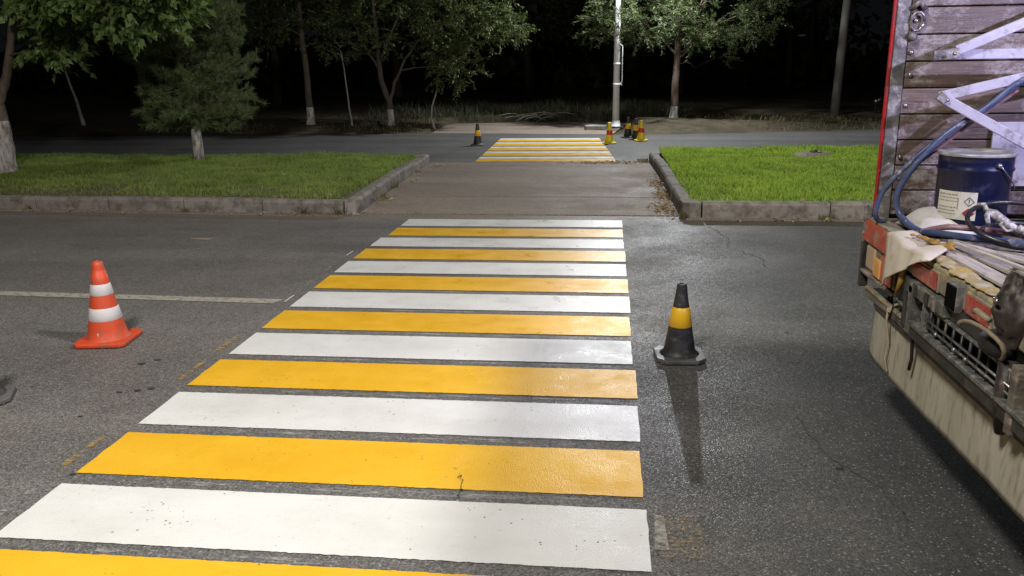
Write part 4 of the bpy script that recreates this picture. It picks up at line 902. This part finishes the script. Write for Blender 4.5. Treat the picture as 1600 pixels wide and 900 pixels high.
MB().add(*(lambda q: (q.v, q.f))(cyl_patch(a0+.66, a0+.69, .13, .178, DR+.0006, 2))).build('print_line', M['ink'], lb)
def diamond(uc, vc, s, r, mat, name, hole=None):
    pts = [(uc+math.cos(k*math.pi/2)*s/DR, vc+math.sin(k*math.pi/2)*s) for k in range(4)]
    if hole:
        q = [(uc+math.cos(k*math.pi/2)*hole/DR, vc+math.sin(k*math.pi/2)*hole) for k in range(4)]
        P_ = pts+q; F_ = [(k, (k+1) % 4, 4+(k+1) % 4, 4+k) for k in range(4)]
    else: P_, F_ = pts, [(0, 1, 2, 3)]
    MB().add([(r*math.cos(u), r*math.sin(u), v) for u, v in P_], F_).build(name, mat, lb)
uc = a1-.20
diamond(uc, .165, .021, DR+.0012, M['ink_dark'], 'hazard_diamond', .017)
cyl_patch(uc-.012, uc+.012, .160, .176, DR+.0012, 2).build('exclamation_mark', M['ink_dark'], lb); cyl_patch(uc-.012, uc+.012, .153, .1565, DR+.0012, 2).build('exclamation_mark', M['ink_dark'], lb)
diamond(uc, .115, .023, DR+.0012, M['ink_red'], 'hazard_diamond')
fl2 = [(-.004, -.009), (.005, -.009), (.008, -.002), (.004, .004), (.003, .011), (-.003, .005), (-.007, -.001)]
MB().add([((DR+.0022)*math.cos(uc+x/DR), (DR+.0022)*math.sin(uc+x/DR), .116+z_) for x, z_ in fl2], [tuple(range(7))]).build('flame_mark', M['ink_dark'], lb)
ua = R(284)
MB().tube([((DR-.002)*math.cos(ua), (DR-.002)*math.sin(ua), .318), ((DR+.012)*math.cos(ua), (DR+.012)*math.sin(ua), .318)], [.012, .008], 14).build('handle_boss', M['steel'], dr)
MB().tube([((DR+.010)*math.cos(ua+k*.17), (DR+.010)*math.sin(ua+k*.17), .318-.028*k + .0015*k*k) for k in range(7)], .0028, 6).build('wire_handle', M['steel'], dr)

def hose(name, label, pts, r, mat, group='hoses lying over the truck bed'):
    P_ = [Vector(p) for p in pts]; out = []
    for i in range(len(P_)-1):
        p0, p1, p2, p3 = P_[max(i-1, 0)], P_[i], P_[i+1], P_[min(i+2, len(P_)-1)]
        for k in range(8):
            t = k/8; out.append(.5*((2*p1)+(-p0+p2)*t+(2*p0-5*p1+4*p2-p3)*t*t+(-p0+3*p1-3*p2+p3)*t**3))
    out.append(P_[-1]); return MB().tube(out, r, 10).build(name, mat, label=label, cat='hose', group=group)
hose('hose', 'thick blue hose looping down in front of the drum over the bed edge', [(2.6, 3.75, 1.75), (2.1, 3.85, 1.69), (1.78, 3.87, 1.60), (1.62, 3.88, 1.47), (1.47, 3.9, 1.35), (1.36, 3.93, 1.20), (1.315, 3.95, 1.08), (1.335, 3.93, .99), (1.365, 3.80, .95), (1.40, 3.65, .965), (1.47, 3.52, .975), (1.60, 3.34, .985), (1.75, 3.1, .98)], .0145, M['hose_blue'])
hose('hose', 'outer blue grey hose that bends lowest beside the red corner post', [(2.6, 3.80, 1.72), (2.1, 3.9, 1.66), (1.77, 3.92, 1.575), (1.60, 3.93, 1.44), (1.44, 3.95, 1.31), (1.34, 3.97, 1.20), (1.265, 3.99, 1.09), (1.245, 4.0, 1.0), (1.262, 4.02, .955), (1.30, 4.03, .945)], .0115, M['hose_blue'])
hose('hose', 'brownish red hose running beside the blue hose towards the near side', [(1.75, 3.90, 1.545), (1.58, 3.92, 1.40), (1.47, 3.93, 1.30), (1.36, 3.95, 1.20)], .008, M['hose_red'])
hose('hose', 'brownish red hose stretched across the load above the pale boards', [(1.36, 3.78, .94), (1.43, 3.68, .985), (1.52, 3.62, .992), (1.62, 3.48, 1.0), (1.8, 3.2, 1.0)], .013, M['hose_red'])
blk = [(1.66+.20*math.cos(t), 3.51+.15*math.sin(t), 1.035+.062*math.sin(t)) for t in [i*math.pi/9 for i in range(19)]]
hose('hose', 'black hose coiled in a wide ring in front of the drum', blk, .010, M['hose_black'])
hose('hose', 'second black hose loop lying inside the coiled ring', [(1.68+.17*math.cos(t), 3.50+.12*math.sin(t), .975+.035*math.sin(t)+.004*t) for t in [i*.45 for i in range(12)]], .008, M['hose_black'])
# spray gun caked with paint
sg = empty('spray_gun', (1.60, 3.46, 1.015), label='paint spray gun caked in white paint lying inside the black hose ring', cat='spray gun')
sg.rotation_euler = (0, R(22), R(-18)); sg.scale = (.72, .72, .72)
MB().tube([(-.16, 0, .045), (-.12, 0, .05), (.0, 0, .02), (.12, 0, -.005)], [.018, .026, .024, .018], 10).build('barrel', M['gun'], sg)
MB().tube([(-.13, 0, .04), (-.15, -.045, .03), (-.13, -.085, .0)], [.016, .015, .012], 8).build('handle', M['gun'], sg)
MB().tube([(-.16, 0, .05), (-.185, .01, .075), (-.215, .02, .06)], [.016, .013, .008], 7).build('nozzle', M['gun'], sg)
MB().tube([(-.06, 0, .03), (-.07, -.05, .015), (-.03, -.07, .0), (.0, -.03, .01)], .008, 8).build('trigger_guard', M['board'], sg)
MB().tube([(.10, 0, 0), (.2, -.01, -.03)], .022, 8).tube([(.02, -.01, .03), (.08, -.02, .02)], .024, 7).build('valve_body', M['gun'], sg)
# cloth, bag, rag
def sheetgrid(fn, nu, nv):
    vs = [fn(i/nu, j/nv) for i in range(nu+1) for j in range(nv+1)]
    return MB().add(vs, [(i*(nv+1)+j, (i+1)*(nv+1)+j, (i+1)*(nv+1)+j+1, i*(nv+1)+j+1) for i in range(nu) for j in range(nv)], True)
def lerp(a, b, t): return Vector(a)*(1-t)+Vector(b)*t
def cloth(u, v):
    # u from the left edge to the right corner, v from bed down to the hanging tip
    top = lerp((1.32, 3.76, .950), (1.37, 3.40, .955), u); lip = lerp((1.235, 3.76, .945), (1.235, 3.24, .935), u); tip = Vector((1.218, 3.735-.47*u, .70+.235*u**.8))
    p = lerp(top, lip, v/.22) if v < .22 else lerp(lip, tip, (v-.22)/.78)
    f = math.sin(u*11+v*2)*.010*min(1, v*2) + math.sin(u*25)*.003
    return p + Vector((f-.006, f*.3, 0)) + Vector((0, 0, .010*math.sin(u*9)*(1-v)))
c_ = sheetgrid(cloth, 26, 22).build('cloth', M['cloth'], label='cream cloth draped over the orange tail beam, hanging to a point', cat='cloth')
c_.modifiers.new('solid', 'SOLIDIFY').thickness = .004
def bag(u, v):
    x = 1.36+.22*u; y_ = 4.06-.28*v-.14*u; s = math.sin(math.pi*u)*math.sin(math.pi*v)
    return Vector((x, y_, .935+.115*max(s, 0)**.6+.010*math.sin(7*u+5*v)*s+.008*math.sin(17*u-9*v)*s))
sheetgrid(bag, 22, 18).build('plastic_bag', M['bag'], label='crumpled white plastic sheet bulging between the blue hose and the drum', cat='plastic sheet')
rg = MB(); random.seed(9)
for k in range(9): rg.ball((1.29+.008*k+random.gauss(0, .010), 3.60-.024*k, .966+random.gauss(0, .006)), random.uniform(.008, .018), 6, (1.2, 1.5, .6))
rg.tube([(1.30, 3.52, .962), (1.31, 3.47, .968), (1.335, 3.42, .960), (1.345, 3.37, .964), (1.35, 3.33, .960)], [.004, .012, .007, .011, .003], 7).build('rag', M['ochre'], label='yellow ochre stained rag lying on top of the cream cloth', cat='rag')
MB().tube([(1.245, 3.55, .86), (1.240, 3.56, .78), (1.235, 3.60, .70)], [.018, .014, .006], 8).build('rag', M['ochre'], label='ochre strip hanging out below the cream cloth', cat='rag')
MB().tube([(1.235, 3.59, .71), (1.225, 3.585, .64), (1.23, 3.63, .585)], .0035, 6).build('wire', M['black'], label='thin black wire dangling from the tail below the cloth', cat='wire')
# boards on the bed
random.seed(15)
labs = ['lowest pale board lying along the tail edge of the bed', 'pale board crossing over the lowest one by the bed edge', 'narrow stained board nearest the blue hose', 'short pale board beside the dark leather bag', 'wide pale board under the brownish hose', 'grey stained lath on top of the pale boards']
spec = [((1.36, 3.44), (1.36, 2.55), .07, .936), ((1.43, 3.50), (1.50, 2.6), .06, .938), ((1.42, 3.56), (1.60, 2.95), .035, .952), ((1.50, 3.1), (1.42, 2.5), .08, .952), ((1.58, 3.42), (1.66, 2.6), .09, .938), ((1.39, 3.45), (1.52, 2.7), .02, .966)]
for (a, b, w_, z_), lab in zip(spec, labs):
    MB().bar((*a, z_), (*b, z_+random.uniform(0, .01)), w_, .012).build('board', M['board'], bevel=.002, label=lab, cat='board', group='pale boards on the truck bed')
# leather tool bag hanging over the edge
lg = empty('leather_bag', (1.25, 2.67, .9), label='dark brown leather bag hanging over the tail at the right edge', cat='bag')
from mathutils import noise as mn
b1 = MB().ball((.0, .0, .0), 1, 40)
for i, v in enumerate(b1.v):
    p = Vector(v); n1 = mn.noise(p*1.3+Vector((3, 1, 7)))*.28; n2 = abs(mn.noise(p*3.1))*.22; n3 = mn.noise(p*9)*.05
    f = 1+n1-n2+n3; x, y_, z_ = p*f; sc_ = .62+.38*min(1, max(0, 1-z_))     # narrower at the top
    b1.v[i] = (.02+x*.07*sc_, -.04+y_*.095*sc_ + .02*z_, .030+z_*.110)
b1.build('body', M['leather'], lg)
MB().ball((-.018, -.03, -.085), .07, 14, (.75, 1.15, .62)).build('opening', M['black'], lg)
MB().tube([(-.05-.05*math.cos(t*.5), -.03+.105*math.cos(t), -.06+.06*math.sin(t)*(.6 if math.sin(t) > 0 else 1.1)) for t in [i*.4189 for i in range(16)]], .007, 8).build('strap', M['tan'], lg)
MB().tube([(-.07, .04, .0), (-.09, -.02, .02), (-.08, -.09, .01)], .010, 8).build('strap', M['tan'], lg)
MB().ball((-.062, -.07, .070), .010, 8, (.6, 1.6, .8)).build('buckle', M['steel'], lg)
lg2 = MB().tube([(.0, -.08, -.12), (-.02, -.1, -.25), (.0, -.09, -.36)], [.03, .022, .018], 10).build('hanging_flap', M['leather'], lg)
